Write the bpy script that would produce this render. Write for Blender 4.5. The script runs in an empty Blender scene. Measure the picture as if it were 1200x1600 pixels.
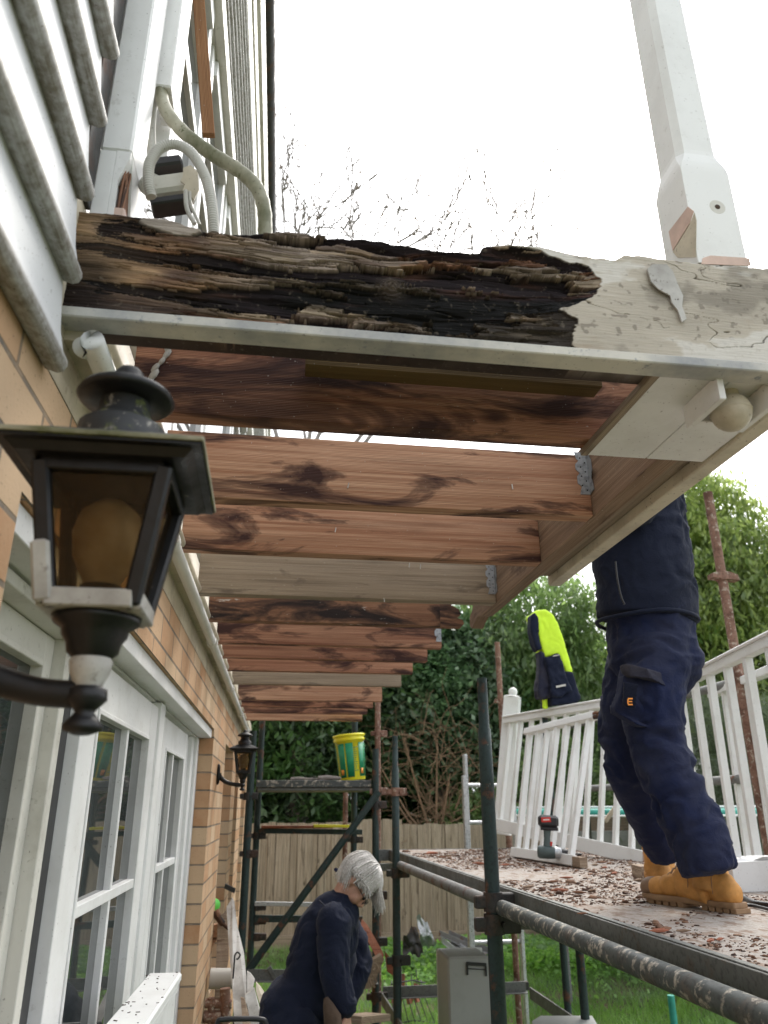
import bpy, bmesh, math, random
import numpy as np
from mathutils import Vector, Matrix, Quaternion
R = math.radians
rnd = random.Random(7)
sc = bpy.context.scene
COL = sc.collection

# ------------------------------------------------------------------ camera
F = 1190.0                      # focal length in pixels of the 1200x1600 photograph
_D = np.array([412 - 600., -(1262 - 800.), -F])
_vx = -15.0; _vu = (F * F - _D[0] * _vx) / -_D[1]
_V = np.array([_vx, _vu, -F])
_Y = _D / np.linalg.norm(_D); _Z = _V / np.linalg.norm(_V); _X = np.cross(_Y, _Z)
ROT = np.array([_X, _Y, _Z])    # world = ROT @ camera
cam_d = bpy.data.cameras.new('camera'); cam = bpy.data.objects.new('camera', cam_d); COL.objects.link(cam)
m = Matrix([list(r) for r in ROT]).to_4x4()
cam.matrix_world = m
cam_d.sensor_fit = 'VERTICAL'; cam_d.sensor_height = 36; cam_d.lens = 36 * F / 1600
cam_d.clip_start = 0.02; cam_d.clip_end = 500
cam_d.dof.use_dof = True; cam_d.dof.focus_distance = 1.9; cam_d.dof.aperture_fstop = 5.5
sc.camera = cam

# ------------------------------------------------------------------ sky, sun, exposure
SUN_EL, SUN_AZ = R(50), R(33)   # azimuth clockwise from +Y
w = bpy.data.worlds.new('World'); sc.world = w; w.use_nodes = True
nt = w.node_tree; nt.nodes.clear()
sky = nt.nodes.new('ShaderNodeTexSky'); sky.sky_type = 'NISHITA'; sky.sun_disc = False
sky.sun_elevation = SUN_EL; sky.sun_rotation = SUN_AZ; sky.air_density = 1.0; sky.dust_density = 6.0; sky.ozone_density = 1.0
hsv = nt.nodes.new('ShaderNodeHueSaturation'); hsv.inputs['Saturation'].default_value = 0.30
mx = nt.nodes.new('ShaderNodeMix'); mx.data_type = 'RGBA'; mx.inputs[0].default_value = 0.45
mx.inputs[7].default_value = (9.0, 9.4, 10.0, 1)      # overcast cloud layer
bg = nt.nodes.new('ShaderNodeBackground'); bg.inputs['Strength'].default_value = 0.15
wo = nt.nodes.new('ShaderNodeOutputWorld')
nt.links.new(sky.outputs[0], hsv.inputs['Color']); nt.links.new(hsv.outputs[0], mx.inputs[6])
nt.links.new(mx.outputs[2], bg.inputs['Color']); nt.links.new(bg.outputs[0], wo.inputs['Surface'])
sd = bpy.data.lights.new('sun', 'SUN'); sd.energy = 1.1; sd.angle = R(18); sd.color = (1, .95, .86)
so = bpy.data.objects.new('sun', sd); COL.objects.link(so)
sv = Vector((math.sin(SUN_AZ) * math.cos(SUN_EL), math.cos(SUN_AZ) * math.cos(SUN_EL), math.sin(SUN_EL)))
so.rotation_euler = sv.to_track_quat('Z', 'Y').to_euler(); so.location = sv * 20
sc.view_settings.view_transform = 'Standard'; sc.view_settings.look = 'None'
sc.view_settings.exposure = 1.0; sc.view_settings.gamma = 1
sc.cycles.max_bounces = 8; sc.cycles.transparent_max_bounces = 12

# ------------------------------------------------------------------ photo -> world on a known plane
def ray(px, py): return ROT @ np.array([px - 600., 800. - py, -F])
def oX(px, py, X): r = ray(px, py); return Vector(r * X / r[0])
def oY(px, py, Y): r = ray(px, py); return Vector(r * Y / r[1])
def oZ(px, py, Z): r = ray(px, py); return Vector(r * Z / r[2])

# ------------------------------------------------------------------ numpy noise
def _h(i, j, k, s):
    n = (i * 374761393 + j * 668265263 + k * 2147483647 + s * 974634777) & 0xffffffff
    n = ((n ^ (n >> 13)) * 1274126177) & 0xffffffff
    n = ((n ^ (n >> 16)) * 2246822519) & 0xffffffff
    return ((n ^ (n >> 15)) & 0xffffff) / float(0xffffff)
def vnoise(p, s=0):
    p = np.asarray(p, float); i = np.floor(p).astype(np.int64); f = p - i; f = f * f * (3 - 2 * f)
    x, y, z = i[..., 0], i[..., 1], i[..., 2]; r = 0
    for a in (0, 1):
        for b in (0, 1):
            for c in (0, 1):
                wgt = (f[..., 0] if a else 1 - f[..., 0]) * (f[..., 1] if b else 1 - f[..., 1]) * (f[..., 2] if c else 1 - f[..., 2])
                r = r + wgt * _h(x + a, y + b, z + c, s)
    return r
def fbm(p, s=0, o=4):
    p = np.asarray(p, float); r = 0; a = .5; t = 0
    for k in range(o): r = r + a * vnoise(p * 2 ** k, s + k); t += a; a *= .5
    return r / t

# ------------------------------------------------------------------ mesh builder
class MB:
    def __init__(s, M=None): s.v = []; s.f = []; s.uv = []; s.sm = []; s.mi = []; s.M = M; s.cur = 0
    def add(s, vs, fs, uvs=None, smooth=False):
        o = len(s.v)
        for p in vs:
            p = Vector(p); s.v.append(tuple(s.M @ p) if s.M is not None else tuple(p))
        for k, f in enumerate(fs):
            s.f.append([i + o for i in f]); s.sm.append(smooth); s.mi.append(s.cur)
            s.uv.extend(uvs[k] if uvs else [(0, 0)] * len(f))
        return s
    def bar(s, p0, p1, wd, ht, up=(0, 0, 1), bev=.0015, uo=None, end=1.0):
        p0 = Vector(p0); p1 = Vector(p1); d = p1 - p0; L = d.length; d = d / L; up = Vector(up)
        if abs(d.dot(up)) > .98: up = Vector((0, 1, 0)) if abs(d.y) < .9 else Vector((1, 0, 0))
        sx = d.cross(up).normalized(); uz = sx.cross(d).normalized()
        b = min(bev, wd * .3, ht * .3); a, c = wd / 2, ht / 2
        sec = [(-a + b, -c), (a - b, -c), (a, -c + b), (a, c - b), (a - b, c), (-a + b, c), (-a, c - b), (-a, -c + b)]
        if uo is None: uo = (rnd.random() * 40, rnd.random() * 40)
        per = [0]
        for i in range(8):
            q, r_ = sec[i], sec[(i + 1) % 8]; per.append(per[-1] + math.hypot(q[0] - r_[0], q[1] - r_[1]))
        vs = []
        for (t, k) in ((0, 1 - b / max(a, c)), (min(b, L * .2), 1), (L - min(b, L * .2), end), (L, end * (1 - b / max(a, c)))):
            for (x, y) in sec: vs.append(p0 + d * t + sx * x * k + uz * y * k)
        tt = [0, b, L - b, L]; fs = []; us = []
        for r_ in range(3):
            for i in range(8):
                j = (i + 1) % 8
                fs.append([r_ * 8 + i, r_ * 8 + j, r_ * 8 + 8 + j, r_ * 8 + 8 + i])
                us.append([(uo[0] + tt[r_], uo[1] + per[i]), (uo[0] + tt[r_], uo[1] + per[i + 1]), (uo[0] + tt[r_ + 1], uo[1] + per[i + 1]), (uo[0] + tt[r_ + 1], uo[1] + per[i])])
        fs.append(list(range(7, -1, -1))); us.append([(uo[0] + sec[i][0] * .3, uo[1] + sec[i][1] + c) for i in range(7, -1, -1)])
        fs.append(list(range(24, 32))); us.append([(uo[0] + L + sec[i][0] * .3, uo[1] + sec[i][1] + c) for i in range(8)])
        return s.add(vs, fs, us)
    def box(s, x0, x1, y0, y1, z0, z1, bev=.0015, uo=None):
        dx, dy, dz = x1 - x0, y1 - y0, z1 - z0; cx, cy, cz = (x0 + x1) / 2, (y0 + y1) / 2, (z0 + z1) / 2
        if dz >= dx and dz >= dy: return s.bar((cx, cy, z0), (cx, cy, z1), dx, dy, (0, 1, 0), bev, uo)
        if dx >= dy: return s.bar((x0, cy, cz), (x1, cy, cz), dy, dz, (0, 0, 1), bev, uo)
        return s.bar((cx, y0, cz), (cx, y1, cz), dx, dz, (0, 0, 1), bev, uo)
    def pbox(s, x0, x1, y0, y1, z0, z1):   # plain box, uv in metres projected along each face normal
        v = [(x, y, z) for x in (x0, x1) for y in (y0, y1) for z in (z0, z1)]
        F_ = [([0, 1, 3, 2], 0), ([4, 6, 7, 5], 0), ([0, 4, 5, 1], 1), ([2, 3, 7, 6], 1), ([0, 2, 6, 4], 2), ([1, 5, 7, 3], 2)]
        us = []
        for f, a in F_:
            us.append([((v[i][1], v[i][2]) if a == 0 else (v[i][0] + .117, v[i][2]) if a == 1 else (v[i][1], v[i][0])) for i in f])
        return s.add(v, [f for f, a in F_], us)
    def tube(s, pts, r, n=12, cap=True, ell=None):
        pts = [Vector(p) for p in pts]; m_ = len(pts); rs = r if isinstance(r, (list, tuple)) else [r] * m_
        T = [(pts[min(i + 1, m_ - 1)] - pts[max(i - 1, 0)]).normalized() for i in range(m_)]
        up = Vector((0, 0, 1)) if abs(T[0].z) < .9 else Vector((0, 1, 0))
        nx = T[0].cross(up).normalized(); vs = []; fs = []; us = []; L = 0; o = rnd.random() * 30
        for i in range(m_):
            if i:
                q = T[i - 1].rotation_difference(T[i]); nx = (q @ nx).normalized(); L += (pts[i] - pts[i - 1]).length
            ny = T[i].cross(nx)
            for k in range(n):
                a = 2 * math.pi * k / n; e = ell or (1, 1)
                vs.append(pts[i] + (nx * math.cos(a) * e[0] + ny * math.sin(a) * e[1]) * rs[i])
            if i:
                for k in range(n):
                    j = (k + 1) % n; fs.append([(i - 1) * n + k, (i - 1) * n + j, i * n + j, i * n + k])
                    c0 = 2 * math.pi * rs[i] / n; l0 = L - (pts[i] - pts[i - 1]).length
                    us.append([(o + l0, k * c0), (o + l0, (k + 1) * c0), (o + L, (k + 1) * c0), (o + L, k * c0)])
        s.add(vs, fs, us, True)
        if cap:
            s.add(vs[:n], [list(range(n - 1, -1, -1))], [[(0, 0)] * n]); s.add(vs[-n:], [list(range(n))], [[(0, 0)] * n])
        return s
    def lathe(s, c, prof, n=24, axis=(0, 0, 1), sq=None, rot=0.0, smooth=True):
        c = Vector(c); ax = Vector(axis).normalized(); q = Vector((0, 0, 1)).rotation_difference(ax); vs = []; fs = []; us = []
        for (r, z) in prof:
            for k in range(n):
                a = 2 * math.pi * k / n + rot
                vs.append(c + q @ Vector((r * math.cos(a), r * math.sin(a), z)))
        for i in range(len(prof) - 1):
            for k in range(n):
                j = (k + 1) % n; fs.append([i * n + k, i * n + j, (i + 1) * n + j, (i + 1) * n + k])
                us.append([(k / n, prof[i][1]), ((k + 1) / n, prof[i][1]), ((k + 1) / n, prof[i + 1][1]), (k / n, prof[i + 1][1])])
        s.add(vs, fs, us, smooth)
        if prof[0][0] > 1e-4: s.add(vs[:n], [list(range(n - 1, -1, -1))], [[(0, 0)] * n])
        if prof[-1][0] > 1e-4: s.add(vs[-n:], [list(range(n))], [[(0, 0)] * n])
        return s
    def ball(s, c, r, n=20, sc_=(1, 1, 1), M=None):
        c = Vector(c); vs = []; fs = []; k2 = n // 2
        for i in range(k2 + 1):
            t = math.pi * i / k2
            for k in range(n):
                a = 2 * math.pi * k / n
                p = Vector((r * math.sin(t) * math.cos(a) * sc_[0], r * math.sin(t) * math.sin(a) * sc_[1], r * math.cos(t) * sc_[2]))
                vs.append(c + (M @ p if M is not None else p))
        for i in range(k2):
            for k in range(n):
                j = (k + 1) % n; fs.append([i * n + k, (i + 1) * n + k, (i + 1) * n + j, i * n + j])
        return s.add(vs, fs, None, True)
    def prism(s, pts, off):                # closed polygon (3D points) extruded by off
        pts = [Vector(p) for p in pts]; off = Vector(off); n = len(pts)
        nrm = Vector((0, 0, 0))
        for i in range(n): nrm += pts[i].cross(pts[(i + 1) % n])
        if nrm.dot(off) > 0: pts = pts[::-1]
        vs = pts + [p + off for p in pts]
        ax = max(range(3), key=lambda k: abs(off[k])); o = [k for k in range(3) if k != ax]
        fs = [list(range(n)), list(range(2 * n - 1, n - 1, -1))]
        us = [[(vs[i][o[0]], vs[i][o[1]]) for i in f] for f in fs]; L = 0
        for i in range(n):
            j = (i + 1) % n; l = (pts[j] - pts[i]).length; fs.append([i, i + n, j + n, j]); us.append([(L, 0), (L, off.length), (L + l, off.length), (L + l, 0)]); L += l
        return s.add(vs, fs, us)
    def build(s, name, mat, parent=None, label=None, **kw):
        me = bpy.data.meshes.new(name); me.from_pydata(s.v, [], s.f)
        uvl = me.uv_layers.new(name='UVMap'); uvl.data.foreach_set('uv', np.array(s.uv, dtype=np.float32).ravel())
        me.polygons.foreach_set('use_smooth', s.sm)
        for mm in (mat if isinstance(mat, (list, tuple)) else [mat]): me.materials.append(mm)
        me.polygons.foreach_set('material_index', s.mi)
        me.validate(); me.update()
        return link(name, me, parent, label, **kw)

def link(name, me, parent=None, label=None, cat=None, group=None, kind=None):
    o = bpy.data.objects.new(name, me); COL.objects.link(o)
    if parent is not None:
        o.parent = parent; o.matrix_parent_inverse = parent_world(parent).inverted()
    tag(o, label, cat, group, kind); return o
def parent_world(p):
    Mx = Matrix.LocRotScale(p.location, p.rotation_euler, p.scale)
    return (parent_world(p.parent) @ p.matrix_parent_inverse @ Mx) if p.parent else Mx
def tag(o, label=None, cat=None, group=None, kind=None):
    if label: o['label'] = label
    if cat: o['category'] = cat
    if group: o['group'] = group
    if kind: o['kind'] = kind
    return o
def thing(name, label, cat, loc, group=None, kind=None):
    o = bpy.data.objects.new(name, None); o.empty_display_size = .1; COL.objects.link(o); o.location = loc
    return tag(o, label, cat, group, kind)
def children(o): return [c for c in bpy.data.objects if c.parent == o]
def copy_tree(o, parent=None):
    c = o.copy(); COL.objects.link(c)
    if parent is not None: c.parent = parent
    for ch in children(o): copy_tree(ch, c)
    return c
def np_mesh(name, V, Fq, mat, parent=None, tint=None, smooth=False, uv=None, **kw):
    V = np.asarray(V, np.float32); Fq = np.asarray(Fq, np.int32); n = Fq.shape[1]
    me = bpy.data.meshes.new(name); me.vertices.add(len(V)); me.vertices.foreach_set('co', V.ravel())
    me.loops.add(Fq.size); me.loops.foreach_set('vertex_index', Fq.ravel())
    me.polygons.add(len(Fq)); me.polygons.foreach_set('loop_start', np.arange(0, Fq.size, n, dtype=np.int32))
    try: me.polygons.foreach_set('loop_total', np.full(len(Fq), n, dtype=np.int32))
    except Exception: pass
    me.update(calc_edges=True)
    if smooth: me.polygons.foreach_set('use_smooth', np.ones(len(Fq), bool))
    if tint is not None:
        for k, arr in (tint.items() if isinstance(tint, dict) else [('tint', tint)]):
            arr = np.asarray(arr, np.float32)
            if arr.ndim == 1:
                a = me.attributes.new(k, 'FLOAT', 'POINT'); a.data.foreach_set('value', arr)
            else:
                a = me.attributes.new(k, 'FLOAT_COLOR', 'POINT'); a.data.foreach_set('color', np.concatenate([arr, np.ones((len(arr), 1))], 1).astype(np.float32).ravel())
    if uv is not None:
        l = me.uv_layers.new(name='UVMap'); l.data.foreach_set('uv', np.asarray(uv, np.float32)[Fq.ravel()].ravel())
    me.materials.append(mat); me.validate()
    return link(name, me, parent, **kw)
def organic(name, mb, voxel, mat, parent=None, smooth_it=6, disp=None, **kw):
    """overlapping closed pieces -> one continuous surface (voxel remesh), smoothed, then folds"""
    me = bpy.data.meshes.new('tmp'); me.from_pydata(mb.v, [], mb.f); me.update()
    o = bpy.data.objects.new('tmp', me); COL.objects.link(o)
    md = o.modifiers.new('r', 'REMESH'); md.mode = 'VOXEL'; md.voxel_size = voxel; md.use_smooth_shade = True
    ms = o.modifiers.new('s', 'SMOOTH'); ms.factor = .5; ms.iterations = smooth_it
    dg = bpy.context.evaluated_depsgraph_get(); dg.update()
    m2 = bpy.data.meshes.new_from_object(o.evaluated_get(dg)); bpy.data.objects.remove(o)
    n = len(m2.vertices); co = np.empty(n * 3, np.float32); m2.vertices.foreach_get('co', co); co = co.reshape(-1, 3)
    nr = np.empty(n * 3, np.float32); m2.vertices.foreach_get('normal', nr); nr = nr.reshape(-1, 3)
    if disp is not None:
        co = co + nr * disp(co)[:, None]; m2.vertices.foreach_set('co', co.astype(np.float32).ravel())
    m2.polygons.foreach_set('use_smooth', [True] * len(m2.polygons)); m2.materials.clear(); m2.materials.append(mat); m2.update(); m2.name = name
    return link(name, m2, parent, **kw)

# ------------------------------------------------------------------ materials
class MT:
    def __init__(s, name, rough=.6, metal=0.0, spec=.5):
        s.m = bpy.data.materials.new(name); s.m.use_nodes = True; s.t = s.m.node_tree; s.b = s.t.nodes['Principled BSDF']
        s.b.inputs['Roughness'].default_value = rough; s.b.inputs['Metallic'].default_value = metal
        s.b.inputs['Specular IOR Level'].default_value = spec; s._c = {}
    def n(s, ty, **kw):
        x = s.t.nodes.new(ty)
        for k, v in kw.items(): setattr(x, k, v)
        return x
    def l(s, a, b): s.t.links.new(a, b)
    def uv(s, sx=1, sy=1):
        k = ('uv', sx, sy)
        if k not in s._c:
            a = s.n('ShaderNodeUVMap'); mp = s.n('ShaderNodeMapping'); mp.inputs['Scale'].default_value = (sx, sy, 1); s.l(a.outputs[0], mp.inputs[0]); s._c[k] = mp.outputs[0]
        return s._c[k]
    def ob(s, sx=1, sy=1, sz=1):
        k = ('ob', sx, sy, sz)
        if k not in s._c:
            a = s.n('ShaderNodeTexCoord'); mp = s.n('ShaderNodeMapping'); mp.inputs['Scale'].default_value = (sx, sy, sz); s.l(a.outputs['Object'], mp.inputs[0]); s._c[k] = mp.outputs[0]
        return s._c[k]
    def noise(s, vec, scale, detail=4, rough=.55, dist=0.0):
        x = s.n('ShaderNodeTexNoise'); x.inputs['Scale'].default_value = scale; x.inputs['Detail'].default_value = detail
        x.inputs['Roughness'].default_value = rough; x.inputs['Distortion'].default_value = dist; s.l(vec, x.inputs['Vector']); return x.outputs[0]
    def ramp(s, fac, stops, interp='LINEAR'):
        x = s.n('ShaderNodeValToRGB'); e = x.color_ramp; e.interpolation = interp
        while len(e.elements) < len(stops): e.elements.new(.5)
        for el, (p, c) in zip(e.elements, stops): el.position = p; el.color = (c[0], c[1], c[2], 1) if isinstance(c, (tuple, list)) else (c, c, c, 1)
        s.l(fac, x.inputs[0]); return x.outputs[0]
    def mix(s, fac, a, b, mode='MIX'):
        x = s.n('ShaderNodeMix', data_type='RGBA', blend_type=mode)
        for inp, v in ((x.inputs[0], fac), (x.inputs[6], a), (x.inputs[7], b)):
            if isinstance(v, (int, float)): inp.default_value = v
            elif isinstance(v, (tuple, list)): inp.default_value = (v[0], v[1], v[2], 1)
            else: s.l(v, inp)
        return x.outputs[2]
    def math(s, op, a, b=0.0):
        x = s.n('ShaderNodeMath', operation=op)
        for inp, v in ((x.inputs[0], a), (x.inputs[1], b)):
            if isinstance(v, (int, float)): inp.default_value = v
            else: s.l(v, inp)
        return x.outputs[0]
    def bump(s, h, dist=.002, strength=.6):
        x = s.n('ShaderNodeBump'); x.inputs['Strength'].default_value = strength; x.inputs['Distance'].default_value = dist
        s.l(h, x.inputs['Height']); s.l(x.outputs[0], s.b.inputs['Normal'])
    def col(s, c):
        if isinstance(c, (tuple, list)): s.b.inputs['Base Color'].default_value = (c[0], c[1], c[2], 1)
        else: s.l(c, s.b.inputs['Base Color'])
        return s

def m_paint(name, base=(.72, .72, .70), dirt=(.20, .17, .12), amt=.5, rough=.55, fleck=.5):
    t = MT(name, rough); o = t.ob()
    big = t.noise(o, 5, 6, .65); fine = t.noise(o, 45, 4, .7); sp = t.noise(o, 160, 2, .5)
    d = t.ramp(big, [(.50 - .06 * amt, 0), (.80, 1)]); c = t.mix(t.math('MULTIPLY', d, amt * .8), base, dirt)
    c = t.mix(t.math('MULTIPLY', t.ramp(fine, [(.62, 0), (.72, 1)]), amt * .6), c, dirt)
    c = t.mix(t.math('MULTIPLY', t.ramp(sp, [(.70, 0), (.74, 1)]), fleck), c, (.07, .05, .035))
    t.col(c); t.bump(t.math('ADD', t.math('MULTIPLY', fine, .5), big), .001, .5); return t.m
def m_wood(name, c1, c2, stain=.5, sc1=(.045, .018, .014), grain=60., rough=.75, grey=0.0, seed=0.0, white=0.0):
    t = MT(name, rough, 0, .3); g = t.uv(1.2, grain); g2 = t.uv(2.5, grain * 4); b = t.uv(1, 5)
    a = t.noise(g, 1.3, 4, .6, .4); f = t.noise(g2, 1.0, 3, .6); 
    wv = t.n('ShaderNodeTexWave'); wv.wave_type = 'BANDS'; wv.bands_direction = 'Y'; wv.inputs['Scale'].default_value = 18; wv.inputs['Distortion'].default_value = 9
    wv.inputs['Detail'].default_value = 2; wv.inputs['Detail Scale'].default_value = .35; t.l(t.uv(.9, 5), wv.inputs['Vector'])
    c = t.mix(t.ramp(a, [(.32, 0), (.68, 1)]), c1, c2)
    c = t.mix(t.math('MULTIPLY', t.ramp(wv.outputs['Fac'], [(.15, 1), (.6, 0)]), .45), c, tuple(x * .45 for x in c1))
    c = t.mix(t.math('MULTIPLY', t.ramp(f, [(.25, 1), (.5, 0)]), .5), c, tuple(x * .4 for x in c1))
    # knots
    vo = t.n('ShaderNodeTexVoronoi'); vo.inputs['Scale'].default_value = 3.2; t.l(t.uv(1, 2.2), vo.inputs['Vector'])
    c = t.mix(t.ramp(vo.outputs['Distance'], [(.03, 1), (.09, .45), (.14, 0)]), c, tuple(x * .28 for x in c1))
    st = t.noise(t.uv(1.1, 4.5), 2.6, 5, .62, .8)
    lo = .66 - .16 * stain
    pl = t.noise(t.uv(.11, .13), 7.0, 1, .5); c = t.mix(t.ramp(pl, [(.35, .3), (.6, 0)]), c, tuple(x * .7 for x in c1))
    msk = t.ramp(st, [(lo - .01, 0), (lo + .03, .55), (lo + .12, 1)])
    c = t.mix(t.math('MULTIPLY', msk, min(1, .35 + stain)), c, sc1)
    st2 = t.noise(t.uv(.7, 9), 3.0, 6, .6, .2); c = t.mix(t.math('MULTIPLY', t.ramp(st2, [(.52, 0), (.75, 1)]), .45), c, tuple(x * .5 for x in sc1))
    if white: c = t.mix(t.ramp(t.noise(t.uv(2, 9), 2.4, 6, .7), [(.70 - .1 * white, 0), (.72 - .1 * white, .9)]), c, (.55, .52, .47))
    fl = t.noise(t.ob(), 170, 2, .5); c = t.mix(t.ramp(fl, [(.73, 0), (.76, .8)]), c, (.5, .46, .4))
    t.col(c); t.bump(t.math('ADD', t.math('MULTIPLY', f, .6), t.math('ADD', a, t.math('MULTIPLY', wv.outputs['Fac'], .5))), .0015, .7); return t.m
def m_plain(name, c, rough=.6, metal=0., var=.25, scale=14, bump=.0006, spec=.5):
    t = MT(name, rough, metal, spec); n = t.noise(t.ob(), scale, 5, .6)
    t.col(t.mix(t.ramp(n, [(.3, 0), (.7, 1)]), tuple(x * (1 - var) for x in c), tuple(min(1, x * (1 + var)) for x in c)))
    if bump: t.bump(t.noise(t.ob(), scale * 8, 3), bump, .5)
    return t.m
def m_pipe(name, base, rust=(.16, .065, .035), ra=.4, wa=.3, rough=.5, metal=.2):
    t = MT(name, rough, metal); o = t.ob()
    n = t.noise(o, 9, 6, .65); sp = t.noise(o, 38, 4, .6); sp2 = t.noise(t.ob(1, 1, 1), 75, 3, .6)
    c = t.mix(t.ramp(n, [(.62 - .25 * ra, 0), (.72 - .2 * ra, 1)]), base, rust)
    c = t.mix(t.math('MULTIPLY', t.ramp(sp2, [(.5, 0), (.66, 1)]), .6), c, tuple(x * .4 for x in base))
    c = t.mix(t.math('MULTIPLY', t.ramp(sp, [(.72 - .22 * wa, 0), (.80 - .22 * wa, 1)]), t.ramp(t.noise(o, 140, 3, .7), [(.35, .25), (.6, .9)])), c, (.50, .45, .37))
    t.col(c); t.bump(t.math('ADD', n, sp), .0015, .6)
    t.l(t.ramp(n, [(.3, rough - .1), (.7, min(1, rough + .35))]), t.b.inputs['Roughness']); return t.m

M = {}
M['white'] = m_paint('white_paint', (.74, .74, .73), amt=.35)
M['white_clean'] = m_paint('clean_white_paint', (.78, .785, .77), amt=.30, rough=.45, fleck=.4)
M['white_dirty'] = m_paint('dirty_white_paint', (.60, .585, .53), (.17, .15, .09), amt=.8)
M['cream'] = m_paint('cream_flaking_paint', (.58, .52, .40), (.10, .07, .045), amt=.9, fleck=1.0)
M['galv'] = m_pipe('galvanised_steel', (.36, .38, .40), (.22, .2, .17), .1, .08, .42, .6)
M['strip'] = m_paint('weathered_strip_paint', (.60, .58, .52), (.20, .22, .25), amt=1.5, fleck=.6)
RED1, RED2 = (.30, .13, .065), (.52, .28, .155)
M['joist_a'] = m_wood('stained_red_joist_wood', (.25, .10, .058), (.56, .31, .19), 1.0)
M['joist_b'] = m_wood('pale_red_joist_wood', (.34, .155, .085), (.68, .43, .28), .72)
M['joist_c'] = m_wood('grey_joist_wood', (.25, .19, .13), (.42, .34, .25), .3, (.07, .05, .04))
M['joist_d'] = m_wood('rotten_dark_joist_wood', (.20, .09, .05), (.36, .19, .11), .95, (.02, .012, .011), white=.8)
M['rim'] = m_wood('brown_rim_wood', (.22, .14, .09), (.40, .28, .19), .35)
M['batten'] = m_wood('olive_batten_wood', (.10, .065, .022), (.17, .11, .04), .3)
M['plank'] = m_wood('raw_brown_plank', (.34, .16, .07), (.48, .25, .12), .1)
M['oldwood'] = m_wood('broken_old_timber', (.26, .18, .12), (.50, .40, .30), .5, (.09, .03, .015), white=.3)
M['redwood'] = m_wood('broken_red_timber', (.30, .09, .045), (.45, .20, .12), .5)
M['fence'] = m_wood('weathered_paling', (.27, .21, .14), (.58, .48, .36), .35, (.10, .07, .045), grain=45)
M['fence_dark'] = m_wood('dark_paling', (.15, .11, .075), (.30, .23, .16), .4, (.06, .04, .03), grain=45)
M['green_pipe'] = m_pipe('dark_green_painted_tube', (.022, .042, .040), ra=.25, wa=.12)
M['green_pipe2'] = m_pipe('speckled_green_tube', (.075, .085, .082), (.12, .10, .085), ra=.35, wa=.85)
M['grey_pipe'] = m_pipe('grey_steel_tube', (.17, .17, .165), ra=.25, wa=.1)
M['rust_pipe'] = m_pipe('rusty_tube', (.25, .14, .10), (.13, .065, .045), ra=.5, wa=.75, rough=.8)
M['channel'] = m_pipe('grey_steel_channel', (.15, .155, .145), (.16, .12, .09), ra=.15, wa=.12)
M['coupler'] = m_pipe('dark_coupler_steel', (.035, .033, .03), (.085, .05, .035), ra=.4, wa=.0)
M['black'] = m_pipe('black_cast_metal', (.006, .006, .007), (.012, .012, .012), ra=.1, wa=.14, rough=.34)
M['black_plain'] = m_plain('black_plastic', (.015, .015, .017), .4)
M['white_flake'] = m_paint('flaking_white_metal', (.55, .54, .51), (.12, .1, .08), amt=1.3, fleck=1.0)
M['conduit'] = m_paint('grey_plastic_conduit', (.50, .49, .45), (.2, .18, .13), amt=.6)
M['mossy'] = m_paint('mossy_white_pipe', (.40, .38, .29), (.075, .08, .025), amt=2.2, fleck=1)
M['concrete'] = m_plain('grey_concrete', (.27, .27, .25), .85, var=.3, scale=6, bump=.002)
M['rubber'] = m_plain('gum_rubber', (.26, .16, .085), .7, var=.15)
M['leather'] = m_plain('tan_nubuck_leather', (.52, .25, .065), .75, var=.28, scale=16, bump=.001)
M['leather_dark'] = m_plain('brown_toe_cap', (.20, .12, .07), .6, var=.2)
M['yellow'] = m_plain('yellow_plastic', (.90, .84, .03), .35, var=.04)
M['lime'] = m_plain('lime_hivis_cloth', (.62, .90, .03), .7, var=.08)
M['lime_disc'] = m_plain('green_plastic_disc', (.18, .75, .12), .4, var=.1)
M['label_green'] = m_plain('green_label', (.012, .28, .13), .4, var=.2, scale=30)
M['teal'] = m_plain('teal_pad', (.03, .28, .22), .5, var=.2)
M['alu'] = m_pipe('aluminium', (.55, .56, .57), (.4, .4, .4), ra=.1, wa=.1, rough=.35, metal=.8)
M['red'] = m_plain('red_plastic', (.55, .03, .02), .35, var=.1)
M['tool_grey'] = m_plain('grey_green_plastic', (.07, .10, .10), .45, var=.2)
M['skin'] = m_plain('skin', (.50, .27, .19), .5, var=.15, scale=25)
M['glove'] = m_plain('orange_work_glove', (.60, .22, .06), .7, var=.25, scale=40)
M['greybox'] = m_paint('grey_painted_sheet', (.40, .41, .40), (.2, .2, .18), amt=.45, rough=.5)
M['pink'] = m_plain('pink_primer_wood', (.62, .46, .39), .8, var=.2)
M['orange'] = m_plain('orange_print', (.85, .30, .03), .6, var=.05)
M['dark_print'] = m_plain('dark_print', (.02, .02, .02), .6, var=.05)
M['soil'] = m_plain('dark_soil', (.07, .045, .03), .95, var=.4, scale=5, bump=.01)

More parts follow.
